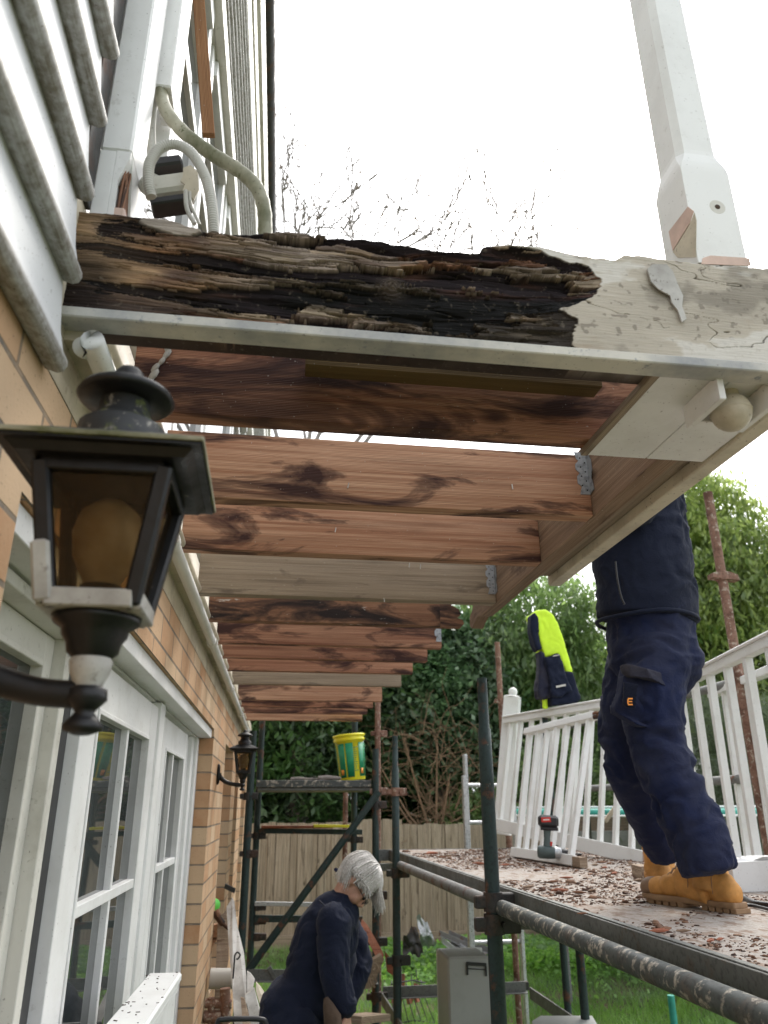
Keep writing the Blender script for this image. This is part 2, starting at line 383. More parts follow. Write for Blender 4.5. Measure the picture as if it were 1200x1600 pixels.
def m_cloth(name, c, c2, w=.25):
    t = MT(name, .85, 0, .2); o = t.ob(); n = t.noise(o, 7, 6, .65); f = t.noise(o, 220, 2, .5)
    t.col(t.mix(t.ramp(n, [(.40, 0), (.8, w * 2)]), t.mix(t.math('MULTIPLY', f, .4), c, tuple(x * .5 for x in c)), c2))
    b = t.noise(o, 26, 5, .6, 1.0); t.bump(t.math('ADD', t.math('MULTIPLY', f, .12), b), .006, .7)
    t.b.inputs['Sheen Weight'].default_value = .04; return t.m
M['navy'] = m_cloth('navy_trouser_cloth', (.008, .014, .050), (.032, .036, .062), .40)
M['navy_dark'] = m_cloth('dark_navy_jacket_cloth', (.008, .012, .030), (.025, .030, .05), .15)
M['navy_fade'] = m_cloth('worn_navy_cloth', (.020, .022, .042), (.06, .055, .06), .4)
M['hair'] = None
t = MT('white_hair', .45); st = t.noise(t.uv(90, 2), 1.0, 4, .6); t.col(t.mix(t.ramp(st, [(.3, 0), (.7, 1)]), (.34, .31, .28), (.78, .76, .73))); t.bump(st, .002, .8); M['hair'] = t.m
t = MT('brown_hair', .5); t.col((.06, .04, .025)); M['hair_brown'] = t.m

def m_leaf(name, dark, lite, trans=.4, rough=.45):
    t = MT(name, rough, 0, .4); a = t.n('ShaderNodeAttribute', attribute_name='tint')
    c = t.ramp(a.outputs['Fac'], [(0, dark), (.6, tuple((x + y) / 2 for x, y in zip(dark, lite))), (1, lite)]); t.col(c)
    tr = t.n('ShaderNodeBsdfTranslucent'); t.l(t.mix(.4, c, tuple(min(1, x * 2.2) for x in lite)), tr.inputs[0])
    mxs = t.n('ShaderNodeMixShader'); mxs.inputs[0].default_value = trans; nz_ = t.noise(t.ob(), .9, 3, .6); hs_ = t.n('ShaderNodeHueSaturation'); t.l(c, hs_.inputs['Color']); t.l(t.ramp(nz_, [(.35, .50), (.65, .54)]), hs_.inputs['Hue']) if False else None; t.l(t.ramp(nz_, [(.35, .55), (.65, 1.0)]), hs_.inputs['Saturation']); t.l(t.ramp(t.noise(t.ob(), 1.7, 3, .6), [(.35, .70), (.62, 1.15)]), hs_.inputs['Value']); t.l(hs_.outputs[0], t.b.inputs['Base Color'])
    out = t.t.nodes['Material Output']; t.l(t.b.outputs[0], mxs.inputs[1]); t.l(tr.outputs[0], mxs.inputs[2]); t.l(mxs.outputs[0], out.inputs[0]); return t.m
M['leaf_bright'] = m_leaf('bright_leaves', (.05, .13, .015), (.38, .46, .13), .5)
M['leaf_mid'] = m_leaf('mid_green_leaves', (.035, .10, .02), (.28, .40, .13), .45)
M['leaf_dark'] = m_leaf('dark_leaves', (.016, .045, .014), (.12, .24, .06), .3)
M['leaf_ivy'] = m_leaf('ivy_leaves', (.03, .08, .03), (.19, .33, .14), .3, .35)
M['leaf_pine'] = m_leaf('pine_needles', (.05, .08, .04), (.20, .25, .13), .3)
M['leaf_dry'] = m_leaf('dry_seed_pods', (.12, .07, .05), (.30, .22, .14), .2)
M['grass_blade'] = m_leaf('grass_blades', (.07, .20, .02), (.21, .36, .065), .45)
M['clover'] = m_leaf('clover_leaves', (.08, .25, .025), (.27, .52, .08), .5)
M['bark'] = m_plain('bark', (.13, .10, .07), .9, var=.4, scale=20, bump=.004)
M['twig'] = m_plain('brown_twigs', (.22, .14, .08), .85, var=.35, scale=20)
M['twig_pale'] = m_plain('pale_grey_twigs', (.27, .24, .22), .85, var=.35, scale=20)
t = MT('grass_soil', .95); n = t.noise(t.ob(), 1.2, 6, .6); t.col(t.mix(t.ramp(n, [(.45, 0), (.62, 1)]), (.05, .10, .02), (.12, .09, .05))); t.bump(t.noise(t.ob(), 30, 4), .02, .6); M['ground'] = t.m

# weatherboard paint: dirt sits on the rounded lower edge (v across the board)
t = MT('weatherboard_paint', .6, 0, .25); u = t.n('ShaderNodeUVMap'); sp = t.n('ShaderNodeSeparateXYZ'); t.l(u.outputs[0], sp.inputs[0])
n1 = t.noise(t.uv(6, 20), 1.5, 6, .65); n2 = t.noise(t.ob(), 60, 4, .7); n3 = t.noise(t.ob(), 170, 2, .5)
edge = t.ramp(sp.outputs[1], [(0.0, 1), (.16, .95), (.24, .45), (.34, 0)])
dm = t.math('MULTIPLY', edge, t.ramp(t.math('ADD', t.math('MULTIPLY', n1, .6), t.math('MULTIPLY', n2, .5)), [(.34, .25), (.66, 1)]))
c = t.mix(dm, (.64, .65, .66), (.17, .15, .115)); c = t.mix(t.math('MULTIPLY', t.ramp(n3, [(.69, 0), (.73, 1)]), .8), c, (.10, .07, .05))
c = t.mix(t.math('MULTIPLY', t.ramp(n1, [(.6, 0), (.8, 1)]), .25), c, (.35, .33, .25)); t.col(c); t.bump(n2, .001, .4); M['boards'] = t.m

# brick
t = MT('tan_brick', .85, 0, .25); u = t.uv(); br = t.n('ShaderNodeTexBrick'); t.l(u, br.inputs['Vector'])
br.inputs['Color1'].default_value = (.46, .25, .13, 1); br.inputs['Color2'].default_value = (.60, .45, .30, 1); br.inputs['Mortar'].default_value = (.15, .135, .115, 1)
br.inputs['Scale'].default_value = 1; br.inputs['Mortar Size'].default_value = .0045; br.inputs['Brick Width'].default_value = .24; br.inputs['Row Height'].default_value = .086; br.inputs['Mortar Smooth'].default_value = .25; br.inputs['Bias'].default_value = -.1
n = t.noise(t.ob(), 14, 5, .65); f = t.noise(t.ob(), 130, 3, .6)
c = t.mix(t.math('MULTIPLY', t.ramp(n, [(.35, 0), (.75, 1)]), .5), br.outputs['Color'], (.62, .43, .27)); c = t.mix(t.math('MULTIPLY', t.ramp(f, [(.64, 0), (.72, 1)]), .6), c, (.10, .06, .04)); t.col(c)
t.bump(t.math('ADD', t.math('MULTIPLY', br.outputs['Fac'], -1.0), t.math('MULTIPLY', f, .15)), .006, .9); M['brick'] = t.m

# dark reflective window glass, amber lantern glass
t = MT('window_glass', .015, 0, .5); t.col(t.mix(t.ramp(t.noise(t.ob(), 3, 4), [(.4, 0), (.7, 1)]), (.035, .040, .040), (.085, .092, .092))); t.b.inputs['IOR'].default_value = 1.52
t.bump(t.noise(t.ob(), 2.2, 1), .004, .25); M['glass'] = t.m
t = MT('amber_glass', .06); t.col((.03, .02, .01)); n = t.noise(t.ob(), 30, 5); t.bump(n, .001, .3)
tb_ = t.n('ShaderNodeBsdfTransparent'); t.l(t.mix(t.ramp(n, [(.4, 0), (.7, 1)]), (.92, .84, .70), (.84, .74, .58)), tb_.inputs[0]); ms_ = t.n('ShaderNodeMixShader'); ms_.inputs[0].default_value = .26
t.l(tb_.outputs[0], ms_.inputs[1]); t.l(t.b.outputs[0], ms_.inputs[2]); t.l(ms_.outputs[0], t.t.nodes['Material Output'].inputs[0]); M['amber'] = t.m
t = MT('frosted_bulb', .3); t.col((.62, .54, .43)); t.b.inputs['Transmission Weight'].default_value = .3; M['bulb'] = t.m

# scaffold ply deck: pale dusty board with brown dust
t = MT('dusty_deck_ply', .9, 0, .2); o = t.ob(); n = t.noise(o, 3.2, 7, .7); f = t.noise(o, 70, 5, .7); f2 = t.noise(t.ob(1, .5, 1), 26, 5, .7)
c = t.mix(t.ramp(f, [(.35, 0), (.7, 1)]), (.27, .24, .215), (.46, .425, .39)); c = t.mix(t.ramp(f2, [(.50, 0), (.58, .8)]), c, (.21, .14, .10)); c = t.mix(t.ramp(n, [(.5, 0), (.7, .5)]), c, (.29, .21, .16))
t.col(c); t.bump(t.math('ADD', f, f2), .003, .7); M['deck'] = t.m
# weathered rotten timber coloured by a vertex attribute, chip material
t = MT('rotten_timber', .85, 0, .25); a = t.n('ShaderNodeAttribute', attribute_name='rot'); o = t.ob(3, 3, 40); f = t.noise(o, 5, 5, .65); f3 = t.noise(t.ob(), 90, 4, .6)
pa_ = t.n('ShaderNodeAttribute', attribute_name='pnt'); c = t.mix(t.math('MULTIPLY', t.ramp(f, [(.3, .65), (.6, 0)]), t.math('SUBTRACT', 1.0, t.math('MULTIPLY', pa_.outputs['Fac'], .8))), a.outputs['Color'], t.mix(1.0, a.outputs['Color'], (.35, .3, .28), 'MULTIPLY')); c = t.mix(t.math('MULTIPLY', t.ramp(f3, [(.6, 0), (.75, 1)]), .35), c, (.33, .28, .22))
t.col(c); t.bump(t.math('ADD', f, t.math('MULTIPLY', f3, .3)), .003, .8); M['rot'] = t.m
t = MT('rotten_chips', .9, 0, .2); a = t.n('ShaderNodeAttribute', attribute_name='tint'); t.col(t.ramp(a.outputs['Fac'], [(0, (.035, .020, .016)), (.4, (.11, .060, .042)), (.75, (.23, .13, .085)), (1, (.46, .36, .28))])); M['chips'] = t.m
GZ = -1.85
# ================================================================== GROUND
N = 90
gx = np.linspace(-1, 1, N) ** 3 * 150; gy = np.linspace(-1, 1, N) ** 3 * 150 + 6
XX, YY = np.meshgrid(gx, gy, indexing='ij'); P3 = np.stack([XX * 1.3, YY * 1.3, XX * 0], -1)
ZZ = GZ - .02 + .05 * fbm(P3, 3)
idx = np.arange(N * N).reshape(N, N)
np_mesh('ground', np.stack([XX, YY, ZZ], -1).reshape(-1, 3), np.stack([idx[:-1, :-1], idx[1:, :-1], idx[1:, 1:], idx[:-1, 1:]], -1).reshape(-1, 4), M['ground'], smooth=True, kind='structure')

# ================================================================== HOUSE  (local x = out of the wall, y = along it)
HM = Matrix.Translation((-.33, 1, 0)) @ Matrix.Rotation(R(-1), 4, 'Z')
def HB(): return MB(HM)
house = thing('house', 'tan brick and white weatherboard house wall running down the left side with french doors', 'house', (-.33, 1, GZ))
LZ = .385
b = HB()
segs = [(-2.6, -.03), (3.2, 4.15), (5.04, 5.5), (6.05, 6.75), (7.6, 8.3)]
for y0, y1 in segs: b.pbox(-.25, 0, y0, y1, GZ - .1, LZ)
b.pbox(-.25, 0, -2.6, 8.3, LZ, .575)
for y0, y1 in ((4.15, 5.04), (5.5, 6.05), (6.75, 7.6)): b.pbox(-.25, 0, y0, y1, GZ - .1, -1.0)
b.build('brick_wall', M['brick'], house)
HINT = HB(); HINT.pbox(-4, -.25, 8.05, 8.3, GZ, 5.0); HINT.pbox(-4, -.25, -2.6, -2.4, GZ, 5.0)
HINT.build('end_wall', M['brick'], house)
# lintel soffit boards and door head
b = HB(); b.box(-.075, -.012, -.02, 3.19, LZ - .045, LZ - .002); b.box(-.14, -.077, -.02, 3.19, .335, LZ - .004); b.build('door_head', M['white'], house)
DO = -.09   # door plane
def frame_part(name, boxes, mat='white'):
    q = HB()
    for bx_ in boxes: q.box(*bx_)
    return q.build(name, M[mat], house)
def leaf(y0, y1, z0, z1, st, bars_y, bars_z, name='french_door', deep=0., mat='white', topst=None):
    x0, x1 = DO - .02 + deep, DO + .02 + deep; ts = topst or st; q = HB()
    q.box(x0, x1, y0, y0 + st, z0, z1); q.box(x0, x1, y1 - st, y1, z0, z1); q.box(x0 + .001, x1 - .001, y0 + st, y1 - st, z1 - ts, z1); q.box(x0 + .001, x1 - .001, y0 + st, y1 - st, z0, z0 + st * 1.6)
    # bead round the glass
    for (a0, a1, c0, c1) in ((y0 + st, y0 + st + .012, z0 + st, z1 - ts), (y1 - st - .012, y1 - st, z0 + st, z1 - ts)): q.box(x0 + .006, x1 + .004, a0, a1, c0, c1)
    q.box(x0 + .006, x1 + .003, y0 + st + .012, y1 - st - .012, z1 - ts - .012, z1 - ts)
    d = q.build(name, M[mat], house)
    gp = HB(); gp.box(DO - .004 + deep, DO + .001 + deep, y0 + st - .005, y1 - st + .005, z0 + st, z1 - ts + .004); gp.build('pane', M['glass'], d)
    g = HB()
    for yy in bars_y: g.box(x0 + .006, x1 - .002, yy - .011, yy + .011, z0 + st, z1 - ts)
    for zz in bars_z: g.box(x0 + .005, x1 + .000, y0 + st + .012, y1 - st - .012, zz - .012, zz + .012)
    g.build('glazing_bar', M[mat], d); return d
leaf(-.6, .56, -1.75, .31, .05, [.0], [-.19, -.9], 'window', -.03, 'white_dirty')
frame_part('window_frame', [(DO - .06, DO + .015, .562, .60, GZ, .333), (DO - .04, DO + .03, -.4, .60, .312, .333)], 'white_dirty')
leaf(.68, 1.66, -1.78, .31, .13, [1.20], [-.20, -.75, -1.3], 'french_door', .012, topst=.10)
frame_part('painted_slot_shade', [(DO - .03, DO + .010, .602, .668, GZ, .333)], 'black_plain')  # solid black strip stands in for the shade of the open slot
frame_part('door_post', [(DO - .05, DO + .035, 1.70, 1.80, GZ, .333), (DO - .05, DO + .012, 1.80, 1.90, GZ, .333)])
leaf(1.91, 2.66, -1.78, .31, .085, [2.25], [-.20, -.75, -1.3], 'french_door', .0, topst=.10)
leaf(2.665, 2.97, -1.78, .31, .05, [], [-.13, -.62, -1.1], 'french_door', -.03, topst=.05)
frame_part('door_jamb', [(DO - .05, DO + .004, 3.0, 3.10, GZ, .333), (DO - .05, DO + .018, 3.10, 3.198, GZ, LZ - .05)])
for (y0, y1) in ((4.15, 5.04), (5.5, 6.05), (6.75, 7.6)):
    q = HB(); x0, x1 = -.13, -.08
    q.box(x0, x1, y0, y0 + .07, -1, LZ); q.box(x0, x1, y1 - .07, y1, -1, LZ); q.box(x0 + .001, x1 - .001, y0 + .07, y1 - .07, LZ - .07, LZ); q.box(x0 + .001, x1 + .02, y0 + .07, y1 - .07, -1, -.92)
    wd = q.build('window', M['white'], house); g = HB(); g.box(-.115, -.11, y0 + .065, y1 - .065, -.93, LZ - .06); g.build('pane', M['glass'], wd)
# near weatherboards
def board_run(name, y0, y1, z_list, ex, off=0.0, th=.027, mat='boards'):
    q = HB(); n = 9
    for k, z in enumerate(z_list):
        prof = [(.002, ex + .01), (.006, ex * .8), (.012, ex * .45), (th - .008, .030), (th - .001, .020), (th, .012), (th - .004, .003), (th - .012, 0.0), (0, .006)]
        vv = [1, .8, .45, .26, .20, .14, .08, .03, 0.0]; L = y1 - y0; ny = max(2, int(L / .12)); vs = []; fs = []; us = []
        w0 = rnd.random() * 9
        for i in range(ny + 1):
            y = y0 + L * i / ny
            for (x, zz) in prof: vs.append((x + off + .0012 * math.sin(y * 9 + w0), y, z + zz + .001 * math.sin(y * 5 + w0 * 2)))
        for i in range(ny):
            for j in range(8):
                a = i * 9 + j; fs.append([a, a + 1, a + 10, a + 9]); ya, yb = y0 + L * i / ny + w0, y0 + L * (i + 1) / ny + w0
                us.append([(ya, vv[j]), (ya, vv[j + 1]), (yb, vv[j + 1]), (yb, vv[j])])
        q.add(vs, fs, us, True)
        e = [vs[j] for j in range(9)]; q.add(e, [list(range(9))], [[(0, .5)] * 9]); e = vs[-9:]; q.add(e, [list(range(8, -1, -1))], [[(0, .5)] * 9])
    return q.build(name, M[mat], house)
b = HB(); b.pbox(-.2, -.001, -2.6, 8.2, .58, .90); b.pbox(-.2, -.001, -2.6, -.04, .90, 2.7); b.build('wall_sheathing', M['cream'], house)
b = HB(); b.box(-.06, .006, -.034, .028, .9, 2.7); b.build('corner_shade_strip', M['coupler'], house)  # added dark strip in place of shade between board ends and post
board_run('weatherboard_cladding', -2.4, -.035, [.56 + .15 * k for k in range(14)], .15, .002, .029)
board_run('weatherboard_cladding', .075, 8.1, [.69], .15, .004, .05, 'cream')
board_run('weatherboard_cladding', .30, 8.2, [2.74 + .135 * k for k in range(8)], .135, .0)
b = HB(); b.pbox(-.2, -.001, .02, 8.2, 2.62, 5.0); b.build('upper_wall', M['white_dirty'], house)
b = HB(); b.box(-.01, .030, .028, 8.2, .655, .688); b.build('cladding_ledge', M['cream'], house)
b = HB(); b.box(0, .035, .3, 8.2, 2.62, 2.72); b.box(0, .02, .3, 8.2, 3.83, 4.05); b.box(0, .03, .3, 8.2, 4.10, 4.28); b.box(0, .05, .3, 8.2, 4.36, 4.75); b.build('wall_trim', M['white_dirty'], house)
b = HB(); b.tube([(.03, -2.6, 5.05), (.03, 8.4, 5.05)], .07, 10); b.box(-.15, .02, -2.6, 8.4, 5.06, 5.14)
for k in range(52): b.box(-.1, .085 + .012 * (k % 2), -2.5 + k * .21, -2.5 + k * .21 + .2, 5.10 + .01 * (k % 3), 5.16)
b.build('roof_edge', M['coupler'], house)
b = HB(); b.prism([(-.05, -2.6, 5.14), (-.05, 8.4, 5.14), (-3.5, 8.4, 6.6), (-3.5, -2.6, 6.6)], (0, 0, .08)); b.build('roof', M['coupler'], house)
# upper window band beyond the corner
for k, (y0, y1) in enumerate([(.34, 1.0), (1.06, 1.72), (1.8, 2.9), (3.0, 4.1), (4.2, 5.3), (5.4, 6.6)]):
    q = HB(); x0, x1 = -.05, -.005
    q.box(x0, x1, y0, y0 + .06, .91, 2.62); q.box(x0, x1, y1 - .06, y1, .91, 2.62); q.box(x0 + .002, x1 + .012, y0 + .06, y1 - .06, 2.54, 2.615); q.box(x0 + .002, x1 + .015, y0 + .06, y1 - .06, .92, 1.0)
    q.box(x0 + .004, x1 - .004, y0 + .06, y1 - .06, 2.02, 2.06); q.box(x0 + .004, x1 - .004, y0 + .06, y1 - .06, 2.28, 2.31)
    wd = q.build('window', M['white'], house); g = HB(); g.box(-.03, -.026, y0 + .05, y1 - .05, .95, 2.58); g.build('pane', M['glass'], wd)
b = HB(); b.box(-.16, -.055, .02, 8.2, .90, 2.62); b.build('window_lining', M['white'], house)
# corner posts at the near end
b = MB(); b.box(-.326, -.274, 1.03, 1.13, 1.035, 3.0, .004); b.box(-.326, -.298, 1.031, 1.129, .89, 1.035, .002)
b.prism([(-.298, 1.031, .9), (-.288, 1.031, .9), (-.290, 1.031, .97), (-.282, 1.031, 1.0), (-.276, 1.031, 1.02), (-.275, 1.031, 1.035), (-.298, 1.031, 1.035)], (0, .09, 0))
b.prism([(-.2745, 1.10, .9), (-.2745, 1.13, .9), (-.2745, 1.13, 1.035), (-.2745, 1.04, 1.035), (-.2745, 1.06, 1.0), (-.2745, 1.075, .96)], (-.008, 0, 0))
cp = b.build('corner_post', M['white'], house)
b = MB(); b.box(-.297, -.279, 1.045, 1.12, .89, 1.036, .003)
for k in range(9): x = -.296 + .002 * k; b.bar((x, 1.035 + rnd.random() * .02, .9), (x + .003, 1.04 + rnd.random() * .02, .95 + rnd.random() * .08), .004, .006)
b.build('rotten_core', M['joist_d'], cp)
b = MB(); b.box(-.294, -.272, 1.032, 1.06, .892, .918, .003); b.build('exposed_wood', M['pink'], cp)
a0 = oY(241, 132, 1.14); a1 = oY(268, 132, 1.14)
b = MB(); b.box(a0.x, a1.x, 1.14, 1.24, a0.z, 3.0, .003); b.build('corner_post', M['white'], house)
b = MB(); b.box(-.295, -.262, 1.25, 1.27, 1.15, 3.0); b.build('window_stile', M['white_clean'], house)
pa = oY(306, -60, 1.62); pb = oY(326, 212, 1.66)
b = MB(); b.bar(pa, pb, .035, .020, (0, 1, 0)); b.build('timber_brace', M['plank'], house)

# white conduit pipe along the wall under the weatherboards
pts = [oX(118, 548, -.295)] + [Vector(HM @ Vector((.048, y, .640))) for y in np.linspace(0, 8.0, 32)]
pts = [Vector(HM @ Vector((.030, .030, .644)))] + pts[1:]
b = MB(); b.tube(pts, .0175, 16)
for k in range(6): p = Vector(HM @ Vector((.048, .9 + k * 1.3, .640))); b.tube([p - Vector((0, .02, 0)), p + Vector((0, .02, 0))], .0225, 16)
o = b.build('drain_pipe', M['white_clean'], None, 'long white plastic pipe running along the top of the brick wall', cat='pipe')

# ================================================================== BALCONY FRAME
bal = thing('balcony_frame', 'stripped timber balcony frame with a rotted edge beam and bare joists overhead', 'balcony', (.24, 1.0, .69))
# rotted beam as a height field
NX, NZ = 1000, 230
X0, X1 = -.337, .852
topx = [(100, 322), (118, 325), (200, 333), (255, 338), (300, 350), (345, 357), (420, 352), (470, 357), (500, 361), (560, 365), (600, 370), (640, 376), (700, 386), (752, 388), (757, 379), (800, 381), (845, 384), (905, 398), (960, 404), (975, 396), (1010, 399), (1060, 407), (1110, 411), (1200, 417), (1260, 420)]
tX = [oY(x, y, 1.0).x for x, y in topx]; tZ = [oY(x, y, 1.0).z for x, y in topx]
U = np.linspace(X0, X1, NX)[:, None] * np.ones((1, NZ)); Vv = np.ones((NX, 1)) * np.linspace(0, 1, NZ)[None, :]
zt = np.interp(U[:, 0], tX, tZ); zt = zt + .0025 * (fbm(np.stack([U[:, 0] * 60, U[:, 0] * 0, U[:, 0] * 0], -1), 5) - .5) * 2
Zb = .689 + Vv * (zt[:, None] - .689)
warp = (fbm(np.stack([U * 4, Zb * 12, U * 0], -1), 11) - .5)
wz = .012 * warp + .010 * (fbm(np.stack([U * 14, Zb * 30, U * 0], -1), 12) - .5)
Zs = Zb + .006 * np.sin(U * 7 + .5) + wz + .018 * np.exp(-((U - .17) / .05) ** 2) * (Zb - .78) * 6   # grain bends round a knot
# splintered layers: each thin layer is broken along the grain into pieces of random depth
def layers(th, seg, seed, jag):
    j = np.floor(Zs / th).astype(np.int64); fr = Zs / th - j
    rj = _h(j, j * 0, j * 0, seed); fj = 1 / (seg * (.5 + 1.3 * _h(j, j * 0 + 1, j * 0, seed)))
    t_ = U * fj + rj * 17 + jag * (fbm(np.stack([U * 8, Zb * 170, U * 0], -1), seed + 1, 2) - .5) + .35 * (fr - .5) * (rj - .5)
    s_ = np.floor(t_).astype(np.int64); return _h(j, s_, s_ * 0, seed + 2), _h(j, s_, s_ * 0 + 1, seed + 2), fr, t_ - s_, j, s_
A1, C1, fr1, ft1, j1_, s1_ = layers(.0190, .12, 201, .75)
A2, C2, fr2, ft2, j2_, s2_ = layers(.0075, .06, 211, .45)
fib = fbm(np.stack([U * 18, Zs * 420, U * 0 + 13], -1), 37, 3)
fib2 = fbm(np.stack([U * 5, Zs * 150, U * 0 + 17], -1), 38, 3)
hol = fbm(np.stack([U * 3.6, Zs * 19, U * 0 + 5], -1), 55, 4)           # large hollows
hol = np.clip((hol - .44) * 4.5, 0, 1)
blk = fbm(np.stack([U * 9 + 3, Zb * 22, U * 0 + 1], -1), 56, 3)
zn = (Zb - .689) / .19
rotm = np.interp(U, [-.337, -.27, -.2, -.08, .02, .50, .6], [.04, .10, .35, .85, 1, 1, 1])
bpx = [(760, 378), (835, 392), (905, 415), (935, 437), (940, 450), (905, 470), (880, 485), (895, 508), (902, 545)]
bx_ = [oY(x, y, 1.0) for x, y in bpx]; bz_ = [p.z for p in bx_][::-1]; bxx = [p.x for p in bx_][::-1]
jg = fbm(np.stack([U * 30, Zb * 60, U * 0], -1), 61, 4) - .5
edgeX = np.interp(Zb, bz_, bxx) + .030 * jg * 2
paint = 1 / (1 + np.exp(-(U - edgeX) / .0006))
tpat = ((U - oY(268, 352, 1.0).x) / .045) ** 2 + ((Zb - oY(268, 352, 1.0).z + .12 * (U - oY(268, 352, 1.0).x)) / .0125) ** 2 + 1.6 * jg
lightp = 1 / (1 + np.exp((tpat - 1) / .05))
under = fr1 ** 3                                                          # each layer overhangs the one below it
Pn = fbm(np.stack([U * 5.0 + warp * 1.5, Zs * 40 + .9 * (fib - .5), U * 0 + 51], -1), 301, 6) + .035 * (A2 - .5)
th_ = np.interp(U, [-.337, -.2, -.08, .03, .3, .55], [.33, .45, .515, .57, .55, .55]); plate = np.clip((Pn - th_) / .006, 0, 1); pedge = np.exp(-((Pn - th_ - .012) / .010) ** 2)
dep = plate * (.002 + .006 * A2 + .006 * A1 * C2) + (1 - plate) * (.014 + .014 * hol + .006 * A1) + (.5 - fib) * .0025 + (.5 - fib2) * .003
crk = np.clip(1 - np.minimum(fr1, 1 - fr1) / .06, 0, 1) * (C1 > .6); dep = dep + crk * .006
dep = dep * (.30 + .70 * np.clip((1 - Vv) / .10, 0, 1)) * rotm * (1 - lightp * .9) + (1 - rotm) * (.5 - fib) * .003
rv = fbm(np.stack([U * 3.0 + 7, Zs * 48, U * 0 + 6], -1), 39, 4); gapm = np.clip(1 - np.abs(rv - .5) / .022, 0, 1) ** .7 * np.clip((fbm(np.stack([U * 4, Zb * 20, U * 0 + 31], -1), 161, 3) - .40) * 8, 0, 1) * rotm * (1 - lightp)
dep = (dep + gapm * .022) * np.clip((edgeX - U) / .05, .12, 1)
knot = np.exp(-(((U - .165) / .020) ** 2 + ((Zb - .79) / .017) ** 2)); dep = dep * (1 - .8 * knot) + .003 * knot * np.sin(np.hypot((U - .165) * 900, (Zb - .79) * 1000))
dep = dep * (1 - paint) + paint * (.004 * (fbm(np.stack([U * 7, Zb * 12, U * 0], -1), 81) - .4) - .0035)
cr = np.abs(fbm(np.stack([U * 5 + warp * 2, Zb * 11, U * 0 + 4], -1), 91, 4) - .5); crack = np.clip(1 - cr / .004, 0, 1) * paint * (fbm(np.stack([U * 7, Zb * 9, U * 0], -1), 95) > .52)
dep = dep + crack * .004
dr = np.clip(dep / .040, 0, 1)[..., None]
def col_(*c): return np.array(c)
n5 = fbm(np.stack([U * 9, Zs * 90, U * 0 + 2], -1), 101, 5)[..., None]
mixc = C2[..., None]; c1_ = C1[..., None]
surf = np.where(c1_ < .42, col_(.30, .235, .185), np.where(c1_ < .66, col_(.16, .085, .06), np.where(c1_ < .84, col_(.05, .024, .02), col_(.44, .33, .21))))
surf = np.where(c1_ < .55, col_(.36, .30, .25), np.where(c1_ < .82, col_(.24, .185, .15), np.where(c1_ < .92, col_(.24, .12, .07), col_(.44, .36, .26))))
surf = surf * (1 - .35) + .35 * np.where(mixc < .45, col_(.06, .032, .026), np.where(mixc < .85, col_(.34, .27, .21), col_(.48, .34, .20)))
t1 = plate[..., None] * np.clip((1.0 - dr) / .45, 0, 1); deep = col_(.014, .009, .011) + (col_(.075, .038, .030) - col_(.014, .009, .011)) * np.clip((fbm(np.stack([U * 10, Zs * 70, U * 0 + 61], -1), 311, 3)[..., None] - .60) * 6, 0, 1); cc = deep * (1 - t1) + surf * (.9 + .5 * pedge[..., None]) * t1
cc = cc * (.55 + .9 * n5) * (.60 + .8 * np.clip(fib, 0, 1)[..., None])
black = np.clip((fbm(np.stack([U * 2.6, Zb * 13, U * 0 + 21], -1), 151, 3)[..., None] - .56) * 12, 0, 1) * np.clip((U + .06) / .08, 0, 1)[..., None]; cc = cc * (1 - .86 * black)
cc = cc * (1 - .9 * (crk * rotm)[..., None]) * (1 - .93 * gapm[..., None]); left = np.clip((-.0 - U) / .16, 0, 1)[..., None]; hue = np.clip((fbm(np.stack([U * 6, Zb * 13, U * 0 + 7], -1), 111, 4)[..., None] - .44) * 5, 0, 1)
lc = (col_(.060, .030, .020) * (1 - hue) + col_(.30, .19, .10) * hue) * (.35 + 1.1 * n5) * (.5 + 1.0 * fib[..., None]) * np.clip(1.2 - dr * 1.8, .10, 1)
orb = np.exp(-(((U + .20) / .07) ** 2 + ((Zb - .82) / .04) ** 2))[..., None]; lc = lc + col_(.22, .10, .03) * orb * n5
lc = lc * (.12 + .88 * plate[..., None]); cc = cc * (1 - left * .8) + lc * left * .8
darkend = np.clip((-.235 - U) / .05, 0, 1)[..., None] * np.clip((.81 - Zb) / .05 + .3, 0, 1)[..., None]; cc = cc * (1 - .72 * darkend)
cc = cc * (1 - lightp[..., None] * .85) + np.array([.46, .40, .34]) * .85 * lightp[..., None] * (.7 + .6 * n5)
cc = cc * (1 - knot[..., None] * .6) + col_(.20, .16, .13) * knot[..., None] * .6
pn = fbm(np.stack([U * 6, Zb * 14, U * 0 + 5], -1), 121, 6)[..., None]; pn2 = fbm(np.stack([U * 70, Zb * 80, U * 0 + 5], -1), 131, 3)[..., None]
pc = np.array([.50, .455, .385]) * (.62 + .75 * pn); pc = pc * (1 - np.clip((pn2 - .68) * 8, 0, .5)) + np.array([.12, .1, .08]) * np.clip((pn2 - .68) * 8, 0, .5)
bare = np.clip((pn - .565) * 26, 0, 1); pc = pc * (1 - bare * .75) + np.array([.68, .66, .62]) * bare * .75
tan_ = np.clip((fbm(np.stack([U * 8, Zb * 14, U * 0 + 8], -1), 141, 5)[..., None] - .57) * 6, 0, 1); pc = pc * (1 - tan_ * .65) + np.array([.36, .25, .16]) * tan_ * .65
grm = np.clip((fbm(np.stack([U * 11, Zb * 16, U * 0 + 28], -1), 142, 5)[..., None] - .60) * 9, 0, 1); pc = pc * (1 - grm * .6) + np.array([.20, .18, .15]) * grm * .6
pc = pc * (1 - crack[..., None] * .85)
rim_ = np.exp(-((U - edgeX) / .004) ** 2)[..., None] * (U > edgeX)[..., None]; pc = pc * (1 - rim_ * .3)
